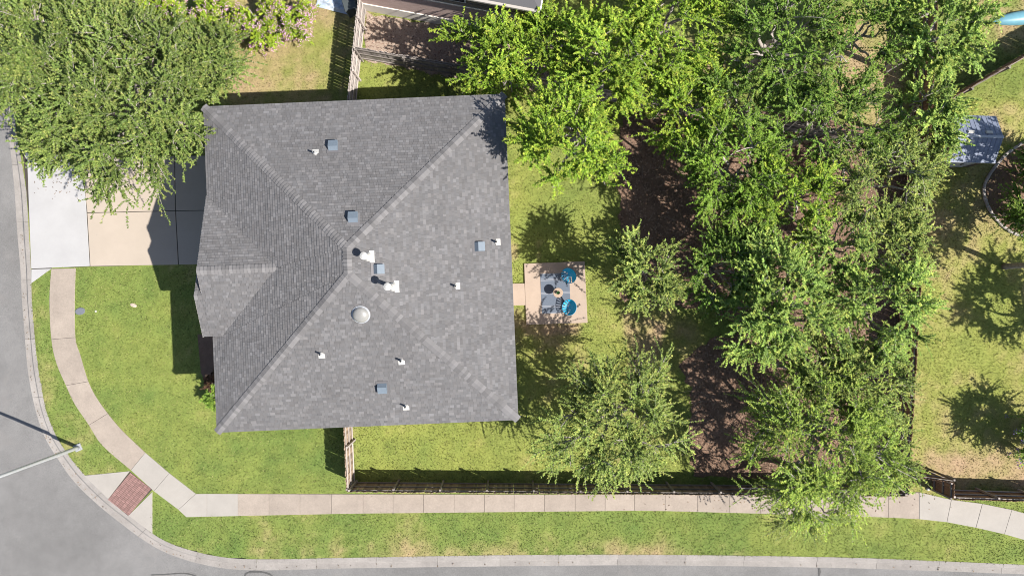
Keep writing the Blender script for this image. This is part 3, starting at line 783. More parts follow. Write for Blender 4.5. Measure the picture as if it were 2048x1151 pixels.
fence((709, 963), (1778, 971), 'long weathered picket fence between the back yard and the sidewalk', M['fence'], M['rail'], 1)
fence((702, 796), (709, 961), 'short fence joining the house to the sidewalk fence beside the front lawn', M['fence'], M['rail_pale'], 1)
fence((726, 118), (1818, 304), 'long slanting boundary fence behind the house beneath the yellow green trees', M['fence_grey'], M['rail'], -1)
fence((738, -40), (706, 262), 'silvery fence beside the gravel bed casting a striped shadow on dry grass', M['fence_grey'], M['rail_pale'], 1, gap=.014)
fence((1778, 969), (1818, 306), 'dark brown fence along the right edge of the back yard under trees', M['fence_brown'], M['rail'], 1)
fence((1819, 302), (1840, -60), 'fence in deep shade at the top right under pale green trees', M['fence_brown'], M['rail'], 1)
fence((1828, 234), (2110, 72), 'black stained diagonal fence above the shed with bright metal caps', M['fence_brown'], M['rail'], -1)
fence((1780, 934), (1865, 945), 'short shaded fence stub at the right beside the brown fence corner', M['fence_brown'], M['rail'], 1)
fence((1865, 947), (1864, 976), 'narrow fence return facing the sidewalk bend', M['fence_brown'], M['rail'], -1)
fence((1866, 977), (2120, 985), 'dark fence along the sidewalk at the bottom right corner', M['fence_brown'], M['rail_pale'], 1)

# ------------------------------------------------------------------ patio and furniture
pat = tag(empty('patio'), kind='structure')
slab('slab', [(1048, 527), (1169, 522), (1175, 645), (1052, 649)], M['patio'], pat, z1=.10)
slab('slab', [(1010, 567), (1049, 566), (1051, 610), (1012, 611)], M['patio'], pat, z1=.09)
# rug
rm = bpy.data.materials.new('striped_rug'); rm.use_nodes = True; t = rm.node_tree; N = t.nodes; Lk = t.links
tc = N.new('ShaderNodeTexCoord'); sx = N.new('ShaderNodeSeparateXYZ'); Lk.new(tc.outputs['Object'], sx.inputs[0])
rp = N.new('ShaderNodeValToRGB'); mr = N.new('ShaderNodeMapRange'); mr.inputs[1].default_value = -1.05; mr.inputs[2].default_value = 1.05
Lk.new(sx.outputs['Y'], mr.inputs[0]); Lk.new(mr.outputs[0], rp.inputs[0]); rp.color_ramp.interpolation = 'CONSTANT'
blue, pale = (.10, .122, .16, 1), (.2, .215, .25, 1)
els = rp.color_ramp.elements; els[0].position = 0; els[0].color = pale; els[1].position = .02; els[1].color = blue
for p, c_ in ((.145, pale), (.165, blue), (.18, pale), (.2, blue), (.48, pale), (.5, blue), (.515, pale), (.535, blue), (.815, pale), (.835, blue), (.85, pale), (.87, blue), (.98, pale)):
    x = els.new(p); x.color = c_
nz = N.new('ShaderNodeTexNoise'); nz.inputs['Scale'].default_value = 80; Lk.new(tc.outputs['Object'], nz.inputs[0])
ma = N.new('ShaderNodeMapRange'); Lk.new(nz.outputs['Fac'], ma.inputs[0]); ma.inputs[3].default_value = .7; ma.inputs[4].default_value = 1.3
vm = N.new('ShaderNodeVectorMath'); vm.operation = 'SCALE'; Lk.new(rp.outputs[0], vm.inputs[0]); Lk.new(ma.outputs[0], vm.inputs['Scale'])
Lk.new(vm.outputs[0], N['Principled BSDF'].inputs['Base Color']); N['Principled BSDF'].inputs['Roughness'].default_value = .95
rc = W(1111, 586, .1); rug = MB().box((0, 0, .006), (1.52, 2.1, .012)).build('outdoor_rug', rm, None, (rc.x, rc.y, .103), math.radians(2.6))
tag(rug, 'slate blue outdoor rug with pale stripes on the patio', 'rug')
M['blue'] = mat('turquoise_blue_cord', (.015, .36, .60), .45, spec=.4, noise=(30, .15, None))
M['blue_dark'] = mat('blue_metal', (.02, .20, .36), .4)
M['black'] = mat('black_steel', (.02, .02, .022), .4)
M['tan'] = mat('wicker_tan', (.33, .25, .19), .8, noise=(30, .25, None))
M['pot'] = mat('dark_pot', (.03, .03, .03), .6)
def round_chair(px, py, face, label):
    """round hoop chair: tilted hoop, woven bowl seat of cords, black rod legs"""
    p = W(px, py, .55); e = tag(empty('round_chair', (p.x, p.y, .10), face), label, 'chair', 'blue patio chairs')
    R = .41; tilt = math.radians(33); cz = .60
    Rm = Matrix.Rotation(tilt, 3, 'Y')              # back (-x) up, front (+x) down
    hoop = [Rm @ Vector((R * math.cos(a), R * math.sin(a), 0)) + Vector((0, 0, cz)) for a in [i * 2 * math.pi / 32 for i in range(33)]]
    MB().tube(hoop, .015, 8, cap=False).build('hoop', M['blue_dark'], e, smooth=True)
    # bowl: solid woven centre
    v = []; f = []; nr, na = 6, 32
    seat_c = Vector((.10, 0, -.16))
    for r_ in range(nr + 1):
        for a in range(na):
            t_ = 2 * math.pi * a / na; k = r_ / nr
            q = Vector((R * k * math.cos(t_), R * k * math.sin(t_), -.24 * (1 - k * k)))
            v.append(Rm @ q + Vector((0, 0, cz)))
    for r_ in range(nr):
        for a in range(na):
            t_ = 2 * math.pi * (a + .5) / na
            if math.cos(t_) > .25 and r_ >= 2 and a % 2 == 0: continue      # open cords at the front
            f.append((r_ * na + a, r_ * na + (a + 1) % na, (r_ + 1) * na + (a + 1) % na, (r_ + 1) * na + a))
    MB().add(v, f).build('woven_seat', M['blue'], e)
    for s_ in (-1, 1):
        MB().tube([(.30, s_ * .30, .01), (.12, s_ * .22, .32), (-.02, s_ * .2, .40)], .011, 6).build('leg', M['black'], e)
        MB().tube([(-.34, s_ * .26, .01), (-.16, s_ * .22, .36), (-.02, s_ * .2, .42)], .011, 6).build('leg', M['black'], e)
    MB().tube([(.30, -.30, .012), (.30, .30, .012)], .011, 6).build('foot_bar', M['black'], e)
round_chair(1137, 551, math.radians(-145), 'blue round hoop chair in dappled tree shade at the patio corner')
round_chair(1138, 614, math.radians(175), 'blue round hoop chair in full sun below the side table')
p = W(1116, 585, .6); tb = tag(empty('side_table', (p.x, p.y, .112)), 'small round tan side table between the two blue chairs', 'table')
MB().lathe([(.24, .50), (.255, .51), (.255, .53), (.24, .54)], 28).build('table_top', M['tan'], tb)
MB().lathe([(.03, 0.02), (.03, .5)], 10).build('leg', M['black'], tb)
MB().lathe([(.16, 0), (.16, .015), (.04, .03)], 20).build('base', M['black'], tb)
pp = tag(empty('potted_plant', (p.x, p.y, .653)), 'small leafy plant in a dark pot on the side table', 'plant')
MB().lathe([(.06, 0), (.085, .12), (.09, .12), (.08, .10)], 16).build('pot', M['pot'], pp)
lf = MB()
for i in range(26):
    a = random.uniform(0, 6.28); t_ = random.uniform(.2, 1.2); L = random.uniform(.08, .15); d = Vector((math.cos(a) * math.cos(t_), math.sin(a) * math.cos(t_), math.sin(t_))); s_ = Vector((-math.sin(a), math.cos(a), 0)) * .022; o_ = Vector((0, 0, .11))
    lf.add([o_, o_ + d * L * .5 + s_, o_ + d * L, o_ + d * L * .5 - s_], [(0, 1, 2, 3)])
M['houseplant'] = mat('houseplant_leaf', (.03, .11, .03), .5, trans=.2)
lf.build('foliage', M['houseplant'], pp)

# ------------------------------------------------------------------ street lamp
p = g(157, 894); sl = tag(empty('street_lamp', (p.x, p.y, 0)), 'tall galvanised street lamp standing on the corner verge', 'street lamp')
MB().box((0, 0, .03), (.36, .36, .05), .4).build('base_plate', M['galv'], sl)
for i in range(4):
    a = .4 + math.pi / 4 + i * math.pi / 2; MB().tube([(.2 * math.cos(a), .2 * math.sin(a), .05), (.2 * math.cos(a), .2 * math.sin(a), .11)], .022, 6).build('bolt', M['galv'], sl)
MB().tube([(0, 0, .05), (0, 0, .3), (0, 0, 4), (-.06, -.03, 8.6)], [.105, .10, .082, .055], 16).build('pole', M['galv'], sl, smooth=True)
MB().tube([(-.06, -.03, 8.3), (-.6, -.25, 8.75), (-1.7, -.68, 8.95)], [.04, .035, .03], 10).build('arm', M['galv'], sl, smooth=True)
hd = MB().lathe([(.05, -.06), (.17, -.04), (.18, .02), (.12, .09), (.03, .11)], 18, sy=.55).build('lamp_head', M['galv'], sl, (-1.9, -.76, 8.95), .38)
MB().lathe([(.02, -.10), (.12, -.08), (.14, -.061)], 18, sy=.5).build('lens', M['lens'], hd)

# small things on the front lawn
M['lid'] = mat('grey_plastic_lid', (.13, .14, .165), .6)
o = MB().lathe([(.16, 0), (.26, .006), (.27, .028), (.24, .036), (.02, .038)], 20, sy=.7).build('meter_box_lid', M['lid'], None, (*g(161, 622).xy, .0), .2)
tag(o, 'grey oval meter lid in the grass beside the sidewalk', 'lid')
M['rock'] = mat('pale_rock', (.42, .34, .28), .9, noise=(12, .2, None))
o = MB().lathe([(.10, -.02), (.19, .0), (.16, .035), (.05, .05)], 9, sy=.55).build('flat_stone', M['rock'], None, (*g(267, 610).xy, 0), -.3); tag(o, 'flat pale stone set in the middle of the front lawn', 'stone')
o = MB().lathe([(.05, 0), (.055, .03), (.03, .05)], 10).build('sprinkler_cap', M['white_metal'], None, (*g(192, 622).xy, 0)); tag(o, 'tiny white sprinkler cap right of the grey meter lid', 'sprinkler')
o = MB().lathe([(.06, 0), (.1, .05), (.06, .1), (.02, .11)], 10).build('white_cap', M['white_metal'], None, (*W(1867, 982, .5).xy, 0)); tag(o, 'small white dome cap in the grass at the sidewalk bend', 'cap')

# ------------------------------------------------------------------ shed
M['shed_roof'] = mat('blue_grey_shed_roof', (.17, .195, .265), .6, spec=.3, noise=(6, .08, None))
M['shed_wall'] = mat('taupe_shed_wall', (.105, .08, .068), .7, noise=(4, .1, None))
M['shed_trim'] = mat('grey_shed_trim', (.33, .35, .38), .6)
sh = tag(empty('garden_shed', (*g(1896, 293).xy, 0), math.radians(-1.5)), 'small garden shed with blue grey gable roof and skylights beside tree shade', 'shed')
sw, sl_, ez, rz_ = 1.12, 1.05, 1.85, 2.35
mb = MB(); mb.add([(-sw, -sl_, 0), (sw, -sl_, 0), (sw, sl_, 0), (-sw, sl_, 0), (-sw, -sl_, ez), (sw, -sl_, ez), (sw, sl_, ez), (-sw, sl_, ez), (-sw, 0, rz_ - .03), (sw, 0, rz_ - .03)],
   [(0, 1, 5, 4), (2, 3, 7, 6), (1, 2, 6, 9, 5), (3, 0, 4, 8, 7)]); mb.build('wall', M['shed_wall'], sh)
for s_ in (-1, 1):
    th = math.atan2(rz_ - ez, sl_); nseg = 6
    L = math.hypot(rz_ - ez, sl_) + .12
    Rm = Matrix.Rotation(-s_ * th, 3, 'X')
    rp_ = MB().box(Vector((0, s_ * sl_ * .5, (rz_ + ez) / 2)) + Rm @ Vector((0, s_ * .05, .03)), (sw * 2 + .16, L, .045), M=Rm).build('roof_panel', M['shed_roof'], sh)
    for k in range(11):
        MB().box(Vector((-sw + k * sw * .2, s_ * sl_ * .5, (rz_ + ez) / 2)) + Rm @ Vector((0, s_ * .05, .06)), (.015, L - .03, .012), M=Rm).build('rib', M['shed_roof'], rp_)
    for k in range(5):
        MB().box(Vector((0, s_ * sl_ * .5, (rz_ + ez) / 2)) + Rm @ Vector((0, s_ * .05 + (-.45 + k * .2), .056)), (sw * 2 + .1, .008, .01), M=Rm).build('seam', M['shed_roof'], rp_)
    for x_ in ((-.35, .55) if s_ > 0 else (-.35,)):
        MB().box(Vector((x_, s_ * .22, rz_ - .05)) + Rm @ Vector((0, 0, .05)), (.36, .16, .05), M=Rm, taper=.8).build('skylight', M['white_metal'], sh)
MB().box((0, 0, rz_ + .065), (sw * 2 + .18, .12, .03)).build('ridge_strip', M['shed_trim'], sh)
MB().box((0, -sl_ - .02, .95), (1.3, .04, 1.7)).build('door', M['shed_trim'], sh)
MB().box((.1, -sl_ - .06, 1.0), (.03, .04, .25)).build('handle', M['black'], sh)
MB().box((0, -sl_ - .06, ez - .05), (sw * 2 + .3, .16, .07)).build('eave_trim', M['shed_trim'], sh)

# curved border of edging logs round the neighbour's planting bed
M['edging'] = mat('pale_edging_log', (.36, .33, .31), .9, noise=[(8, .25, None), (40, .2, None)], objrand=.15)
ed = tag(empty('garden_edging'), 'curved border of pale edging logs below the shed', 'edging')
ep = catmull([(2090, 262), (2046, 285), (2012, 308), (1992, 330), (1976, 352), (1966, 376), (1970, 402), (1984, 430), (2004, 452), (2030, 468), (2070, 474), (2110, 470)], 3)
for a, b in zip(ep[:-1], ep[1:]):
    A, B_ = g(*a), g(*b); d = B_ - A
    MB().tube([A + d * .02 + Vector((0, 0, .06)), B_ - d * .02 + Vector((0, 0, .06))], [.085 * random.uniform(.85, 1.1)] * 2, 8).build('log', M['edging'], ed)
sheet('mulch_bed', [[(1968, 376), (1992, 330), (2046, 285), (2110, 262), (2110, 470), (2030, 468), (1984, 430)]], .013, M['mulch'])

# ------------------------------------------------------------------ neighbour's house at the top
def brickmat(name, c1, c2, mortar, scale=1.0):
    m = bpy.data.materials.new(name); m.use_nodes = True; t = m.node_tree; N = t.nodes; L = t.links
    tc = N.new('ShaderNodeTexCoord'); mp = N.new('ShaderNodeMapping'); mp.inputs['Rotation'].default_value = (math.pi / 2, 0, 0); L.new(tc.outputs['Object'], mp.inputs[0])
    b = N.new('ShaderNodeTexBrick'); L.new(mp.outputs[0], b.inputs[0]); b.inputs['Scale'].default_value = scale
    b.inputs['Brick Width'].default_value = .22; b.inputs['Row Height'].default_value = .085; b.inputs['Mortar Size'].default_value = .006
    b.inputs['Color1'].default_value = (*c1, 1); b.inputs['Color2'].default_value = (*c2, 1); b.inputs['Mortar'].default_value = (*mortar, 1)
    L.new(b.outputs[0], N['Principled BSDF'].inputs['Base Color']); N['Principled BSDF'].inputs['Roughness'].default_value = .9
    bp = N.new('ShaderNodeBump'); bp.inputs['Distance'].default_value = .01; bp.inputs['Strength'].default_value = .6; L.new(b.outputs[1], bp.inputs['Height']); bp.invert = True; L.new(bp.outputs[0], N['Principled BSDF'].inputs['Normal'])
    return m
M['nbrick'] = brickmat('pinkish_brick', (.50, .37, .34), (.42, .30, .27), (.5, .45, .42))
M['plaster'] = mat('taupe_siding', (.26, .22, .185), .85, noise=(3, .08, None))
A, B_ = g(725, 21), g(1056, 82); d = B_ - A; rz = math.atan2(d.y, d.x); L = d.length
nh = tag(empty('neighbour_house', (A.x, A.y, 0), rz), 'pinkish brick house with concrete foundation at the top edge', 'house')
MB().box((L / 2, 4.5, .45), (L + .06, 9, .9)).build('foundation', M['soffit'], nh)
MB().box((L / 2, 4.5, 1.85), (L, 8.9, 1.9)).build('brick_wall', M['nbrick'], nh)
MB().box((L / 2, 4.5, 4.1), (L - .04, 8.86, 2.6)).build('upper_wall', M['plaster'], nh)
for z in (3.3, 3.9, 4.5, 5.0): MB().box((L / 2, .045, z), (L - .05, .03, .05)).build('siding_lap', M['plaster'], nh)
MB().box((L / 2, .06, 2.83), (L + .02, .08, .10)).build('band', M['soffit'], nh)
ro = .5
mb = MB(); v = [(-ro, -ro, 5.45), (L + ro, -ro, 5.45), (L + ro, 9 + ro, 5.45), (-ro, 9 + ro, 5.45), (L / 2 - .3, 4.5, 7.3), (L / 2 + .3, 4.5, 7.3)]
mb.add(v, [(0, 1, 5, 4), (1, 2, 5), (2, 3, 4, 5), (3, 0, 4), (3, 2, 1, 0)]); mb.build('roof', M['deck'], nh)
MB().box((L / 2, -ro - .06, 5.38), (L + 2 * ro, .12, .12)).build('gutter', M['fascia'], nh)
MB().box((L + ro + .03, 4.5, 5.38), (.05, 9 + 2 * ro, .14)).build('fascia', M['trim'], nh)
for x_ in (2.0, 5.2):
    wn = MB().box((x_, .0, 4.1), (1.2, .08, 1.2)).build('window', M['trim'], nh); MB().box((x_, -.035, 4.1), (1.05, .03, 1.05)).build('pane', M['glass'], wn)
MB().tube([(L - .6, -.06, 0), (L - .6, -.06, 5.2)], .04, 8).build('downspout', M['trim'], nh)
# concrete strip and brick edging beside it
st_ = tag(empty('brick_edging', (*g(1062, 66).xy, 0), rz), 'row of upright bricks edging a concrete strip near the top', 'edging')
bme2 = MB().box((0, 0, .11), (.085, .2, .22), taper=.96); bme2 = mesh('brick', bme2.v, bme2.f, M['paver'])
for i in range(18): link('brick', bme2, None, st_, (i * .1, 0, random.uniform(-.01, .01)))
MB().box((.9, -.32, .03), (2.2, .38, .08)).build('concrete_strip', M['walk_new'], st_)

# bin and tarp by the top fence
M['bin'] = mat('dark_grey_bin', (.055, .065, .07), .6)
M['tarp'] = mat('blue_white_tarp', (.35, .45, .58), .6, noise=[(2.2, .75, (.75, .77, .8)), (5, .4, (.05, .09, .16))])
p = g(707, 22); tbn = tag(empty('wheeled_bin', (p.x, p.y, 0), .3), 'dark grey wheeled bin beside the silvery fence at the top', 'bin')
MB().box((0, 0, .5), (.56, .62, .95), taper=1.12).build('body', M['bin'], tbn); MB().box((0, 0, 1.01), (.66, .74, .06), taper=.92).build('lid', M['bin'], tbn)
MB().tube([(-.3, .4, .95), (.3, .4, .95)], .02, 8).build('handle', M['bin'], tbn)
for s_ in (-1, 1): MB().tube([(s_ * .26, .3, .12), (s_ * .33, .3, .12)], .12, 14).build('wheel', M['black'], tbn)
gx_, gy_ = 26, 12; v = []
for j in range(gy_):
    for i in range(gx_):
        v.append((i * .085, j * .06, .05 + .42 * float(fbm(np.array(i * .35), np.array(j * .5), 1.0, 3)) * math.sin(math.pi * min(1, (j + .2) / gy_)) * math.sin(math.pi * (i + .3) / gx_)))
o = link('tarp', mesh('tarp', v, [(j * gx_ + i, j * gx_ + i + 1, (j + 1) * gx_ + i + 1, (j + 1) * gx_ + i) for j in range(gy_ - 1) for i in range(gx_ - 1)], M['tarp']), None, None, (*g(632, 14).xy, 0), (0, 0, -.25))
tag(o, 'crumpled blue and white tarp on the ground at the top edge', 'tarp')
# pale blue boat hull top right
M['hull'] = mat('pale_blue_plastic', (.12, .28, .35), .4, noise=(3, .12, None))
v = []; f = []; n1, n2 = 14, 9
for i in range(n1):
    t_ = i / (n1 - 1); wd = .36 * math.sin(math.pi * t_) ** .6 + .01
    for k in range(n2):
        a = math.pi * k / (n2 - 1); v.append((t_ * 3.2, wd * math.cos(a), .05 + .30 * math.sin(a) * (math.sin(math.pi * t_) ** .5)))
for i in range(n1 - 1):
    for k in range(n2 - 1): f.append((i * n2 + k, i * n2 + k + 1, (i + 1) * n2 + k + 1, (i + 1) * n2 + k)[::-1])
o = link('boat_hull', mesh('boat_hull', v, f, M['hull'], True), None, None, (*g(1982, 44).xy, 0), (0, 0, .12)); tag(o, 'pale blue upturned plastic hull at the top right corner', 'boat')

# ------------------------------------------------------------------ trees
def bez(p0, p1, p2, n):
    return [p0 * (1 - t) ** 2 + p1 * 2 * t * (1 - t) + p2 * t * t for t in [i / (n - 1) for i in range(n)]]
def tree(label, cpx, cpy, cz, R, Rz, seed, pal, base=None, dens=1.0, name='tree', cat='tree', leaf=.085, twl=1.0, droop=.25, fork=None, ntw=15, kl=43, group='trees of the garden block', lob=.2, bare=0.0, hole=.12, flowers=None, low=-.35):
    r = np.random.default_rng(seed); c0 = W(cpx, cpy, cz); Cc = np.array(c0)
    b = g(*base) if base else Vector((c0.x + r.uniform(-.4, .4), c0.y + r.uniform(-.4, .4), 0))
    e = tag(empty(name, (b.x, b.y, 0)), label, cat, group)
    off = np.array([b.x, b.y, 0.]); Cc = Cc - off
    hf = fork if fork else max(.5, cz - Rz * .95)
    fk = Vector((Cc[0] * .35, Cc[1] * .35, hf))
    tr = MB(); r0 = .045 * R + .05
    tr.tube([Vector((0, 0, -.05)), Vector((fk.x * .15, fk.y * .15, .25)), Vector((fk.x * .5 + .05, fk.y * .5, hf * .6)), fk], [r0 * 1.5, r0 * 1.1, r0, r0 * .9], 9)
    limbs = []; nl = int(5 + R * 1.0); a0 = r.uniform(0, 6.28)
    for i in range(nl):
        a = a0 + 2 * math.pi * i / nl + r.uniform(-.35, .35); el = r.uniform(.05, 1.1)
        k = r.uniform(.6, .85)
        end = Vector((Cc[0] + R * k * math.cos(a) * math.cos(el), Cc[1] + R * k * math.sin(a) * math.cos(el), Cc[2] + Rz * .62 * math.sin(el) - Rz * .12))
        mid_ = fk.lerp(end, .5) + Vector((r.uniform(-.35, .35) * R * .3, r.uniform(-.35, .35) * R * .3, Rz * .16))
        pts = bez(fk, mid_, end, 9)
        pts = [p + Vector(r.normal(0, .035 * R * (0 < j < 8), 3)) for j, p in enumerate(pts)]
        tr.tube(pts, [r0 * .62 * (1 - .82 * j / 8) for j in range(9)], 6); limbs.append(pts)
    lp = np.array([[tuple(p) for p in l] for l in limbs])            # nl,9,3
    # foliage clusters spread unevenly through the crown
    nc = int((12 + 6.2 * R * R) * dens)
    az = r.uniform(0, 2 * np.pi, nc * 3); zz = r.uniform(low, 1, nc * 3); rr = r.uniform(.1, 1, nc * 3) ** (1 / 2.4)
    ph = r.uniform(0, 6.28, 4)
    L_ = 1 + lob * (np.sin(2 * az + ph[0]) * .5 + np.sin(3 * az + ph[1]) * .6 + np.sin(5 * az + ph[2]) * .5 + np.sin(9 * az + ph[3]) * .3)
    hz = np.sqrt(1.0001 - zz ** 2)
    cl = np.stack([Cc[0] + np.cos(az) * hz * rr * R * L_ * .93, Cc[1] + np.sin(az) * hz * rr * R * L_ * .93, Cc[2] + zz * rr * Rz * .86], -1)
    gate = fbm(cl[:, 0] + seed * 3.1, cl[:, 1] + seed * 1.7, .55, 2)    # gaps
    cl = cl[gate > np.quantile(gate, hole)][:nc]
    if hole < .1:
        an = r.uniform(0, 6.28, 14); rd = r.uniform(0, .4, 14) * R
        cl = np.concatenate([cl, np.stack([Cc[0] + np.cos(an) * rd, Cc[1] + np.sin(an) * rd, Cc[2] + Rz * r.uniform(.35, .7, 14)], -1)])
    S_, D_, Ln, tint_ = [], [], [], []
    for c_ in cl:
        dd = np.linalg.norm(lp - c_, axis=2) + np.linspace(.9, 0, 9)[None] * .8
        dd[:, :2] += 5
        i, j = np.unravel_index(np.argmin(dd), dd.shape); j = max(2, j - 1)
        p0 = Vector(lp[i, j]); p2 = Vector(c_); mid_ = p0.lerp(p2, .5) + Vector(r.normal(0, .12, 3)) + Vector((0, 0, .12))
        pts = bez(p0, mid_, p2, 5); tr.tube(pts, [.034, .028, .022, .017, .012], 4, cap=False)
        m_ = max(4, int(ntw * r.uniform(.6, 1.35)))
        out = c_ - (Cc - np.array([0, 0, Rz * .5])); out = out / (np.linalg.norm(out) + 1e-6)
        t_ = r.uniform(.3, 1, m_); P = np.array([tuple(bp) for bp in pts])
        s = np.stack([np.interp(t_, np.linspace(0, 1, 5), P[:, k]) for k in range(3)], -1)
        d_ = out[None] * .8 + r.normal(0, .6, (m_, 3)) + np.array([0, 0, .12]); d_ /= np.linalg.norm(d_, axis=1)[:, None]
        tint_.append(np.full(m_, r.uniform(.7, 1.2))); S_.append(s); D_.append(d_); Ln.append(r.uniform(.4, 1.2, m_) * twl)
    S_ = np.concatenate(S_); D_ = np.concatenate(D_); Ln = np.concatenate(Ln); tint_ = np.concatenate(tint_); m_ = len(Ln)
    def along(t): return S_[:, None] + D_[:, None] * (Ln[:, None] * t)[..., None] - np.array([0, 0, 1.])[None, None] * (droop * Ln[:, None] * t * t)[..., None]
    # twigs: three-sided shoots
    T = np.tile(np.array([[0, .5, 1.]]), (m_, 1)); Q = along(T)
    s1 = np.cross(D_, np.array([.3, .2, .93])); s1 /= np.linalg.norm(s1, axis=1)[:, None]; s2 = np.cross(D_, s1)
    ring = []
    for k in range(3):
        an = 2 * np.pi * k / 3
        ring.append(Q + (s1 * np.cos(an) + s2 * np.sin(an))[:, None] * np.array([.010, .007, .003])[None, :, None])
    TV = np.stack(ring, 2).reshape(-1, 3)
    base_ = (np.arange(m_) * 9)[:, None]; TF = []
    for j in range(2):
        for k in range(3):
            TF.append(base_ + np.array([[j * 3 + k, j * 3 + (k + 1) % 3, (j + 1) * 3 + (k + 1) % 3, (j + 1) * 3 + k]]))
    TF = np.concatenate(TF); TF = np.concatenate([TF[:, [0, 1, 2]], TF[:, [0, 2, 3]]])
    # leaves along the shoots
    if bare: m2 = r.random(m_) > bare
    else: m2 = np.ones(m_, bool)
    t = r.uniform(.08, 1.02, (m_, kl)); LPs = along(t)[m2].reshape(-1, 3); Dr = np.repeat(D_[m2], kl, 0); nlf = len(LPs)
    sg = np.where(r.random(nlf) < .5, -1., 1.)[:, None]; sd_ = np.repeat(s1[m2], kl, 0)
    ld = Dr * .55 + sd_ * sg * .8 + r.normal(0, .38, (nlf, 3)); ld[:, 2] *= .55; ld /= np.linalg.norm(ld, axis=1)[:, None]
    up = np.array([.12, -.05, 1.]) + r.normal(0, .42, (nlf, 3)); wv = np.cross(ld, up); wv /= np.linalg.norm(wv, axis=1)[:, None] + 1e-6
    l_ = leaf * .93 * r.uniform(.6, 1.35, nlf)[:, None]; w_ = l_ * r.uniform(.29, .4, nlf)[:, None]
    LV = np.stack([LPs + wv * w_, LPs + ld * l_, LPs - wv * w_], 1).reshape(-1, 3)
    LF = np.arange(3 * nlf).reshape(-1, 3)
    pal_ = np.array(pal); tw_c = r.random(m_)[m2]                         # shoot-wise hue, leaf-wise jitter
    q = np.clip(np.repeat(tw_c, kl) * .45 + r.random(nlf) * .45 + (t[m2].ravel() - .5) * .35, 0, .999) * (len(pal_) - 1)
    i0 = q.astype(int); fr = (q - i0)[:, None]; lc = pal_[i0] * (1 - fr) + pal_[np.minimum(i0 + 1, len(pal_) - 1)] * fr
    lc = lc * np.array([1.55, 1.52, 1.1]) * r.uniform(.6, 1.35, (nlf, 1)) * np.repeat(tint_[m2], kl)[:, None]
    V_all = np.concatenate([LV, TV]); F_all = np.concatenate([LF, TF + len(LV)])
    cc = np.concatenate([np.repeat(lc, 3, 0), np.tile(np.array([[.2, .18, .15]]), (len(TV), 1))])
    mi = np.concatenate([np.zeros(len(LF)), np.ones(len(TF))])
    me = npmesh('crown', V_all, F_all, M['leaf'], cc, None); me.materials.append(M['twig']); me.polygons.foreach_set('material_index', mi.astype(np.int32))
    link('crown', me, None, e); tr.build('trunk', M['bark'], e, smooth=True)
    if flowers:
        nf, fcol = flowers; k = r.choice(m_, nf); tips = along(np.full((m_, 1), .98))[:, 0][k]; FVs, Cs = [], []
        for p in tips:
            mm = 14; q_ = p + r.normal(0, .06, (mm, 3)); a = r.normal(0, 1, (mm, 3)); a /= np.linalg.norm(a, axis=1)[:, None]; bb = np.cross(a, r.normal(0, 1, (mm, 3))); bb /= np.linalg.norm(bb, axis=1)[:, None]
            FVs.append(np.stack([q_ - a * .03, q_ + bb * .028, q_ + a * .03, q_ - bb * .028], 1).reshape(-1, 3)); Cs.append(np.tile(np.array(fcol) * r.uniform(.7, 1.2), (mm * 4, 1)))
        FV = np.concatenate(FVs); me = npmesh('blossom', FV, np.arange(len(FV)).reshape(-1, 4), M['flower'], np.concatenate(Cs)); link('blossom', me, None, e)
    return e
OAK = [(.058, .095, .032), (.09, .137, .046), (.132, .18, .06), (.23, .238, .10)]
LIME = [(.07, .135, .022), (.12, .205, .03), (.19, .275, .042), (.32, .33, .075)]
PALE = [(.075, .14, .046), (.145, .23, .07), (.215, .295, .088), (.33, .345, .105)]
SAGE = [(.075, .125, .044), (.135, .19, .064), (.195, .245, .082), (.31, .30, .112)]
DARK = [(.05, .10, .025), (.085, .15, .035), (.125, .205, .045), (.2, .24, .065)]
tree('large dense oak spreading over the driveway beside the street', 254, 205, 5.0, 4.7, 3.0, 1, OAK, base=(330, 225), dens=1.5, ntw=16, leaf=.085, lob=.12, hole=.02)
tree('small oak beside the upper left roof corner over dry grass', 425, 130, 4.2, 2.0, 1.7, 45, OAK, base=(445, 165), dens=1.3, leaf=.085, hole=.02)
tree('big oak at the top left corner overhanging the street', 95, 105, 4.6, 4.1, 2.8, 2, OAK, base=(170, 150), dens=1.45, ntw=16, leaf=.085, lob=.12, hole=.02)
tree('small lower oak bough tree above the pale driveway apron', 150, 275, 3.6, 2.4, 1.8, 3, OAK, base=(180, 280), dens=1.3, leaf=.08, hole=.02)
tree('yellow green tree above the boundary fence beside the gravel bed', 990, 115, 4.2, 2.3, 2.0, 4, LIME, dens=1.1, leaf=.095, lob=.4)
tree('loose lime green tree joining the gravel bed tree to the grove', 1095, 100, 4.2, 2.0, 1.8, 34, LIME, dens=1.0, leaf=.09, lob=.35)
tree('lime green tree nearest the back corner of the roof', 1128, 290, 6.7, 2.5, 2.2, 5, LIME, base=(1150, 285), dens=1.25, leaf=.095)
tree('lime green tree straddling the slanting fence line at top centre', 1215, 130, 5.0, 3.0, 2.4, 6, LIME, dens=1.15, leaf=.095)
tree('wide bright green tree at the top edge, right of centre', 1335, 50, 4.8, 3.0, 2.4, 7, LIME, dens=1.1, leaf=.09)
tree('olive green tree at the top with pale bare limbs', 1575, 85, 5.0, 3.6, 2.6, 8, DARK, dens=.95, leaf=.085, bare=.06)
tree('dark green tree below the slanting fence above the mulch', 1460, 335, 4.8, 2.8, 2.3, 9, LIME[:2] + DARK[2:], base=(1440, 390), dens=1.1, leaf=.085, bare=.05)
tree('yellow tinged young tree with trailing shoots in the mulch', 1375, 222, 4.2, 2.1, 2.0, 10, LIME, dens=1.1, leaf=.09)
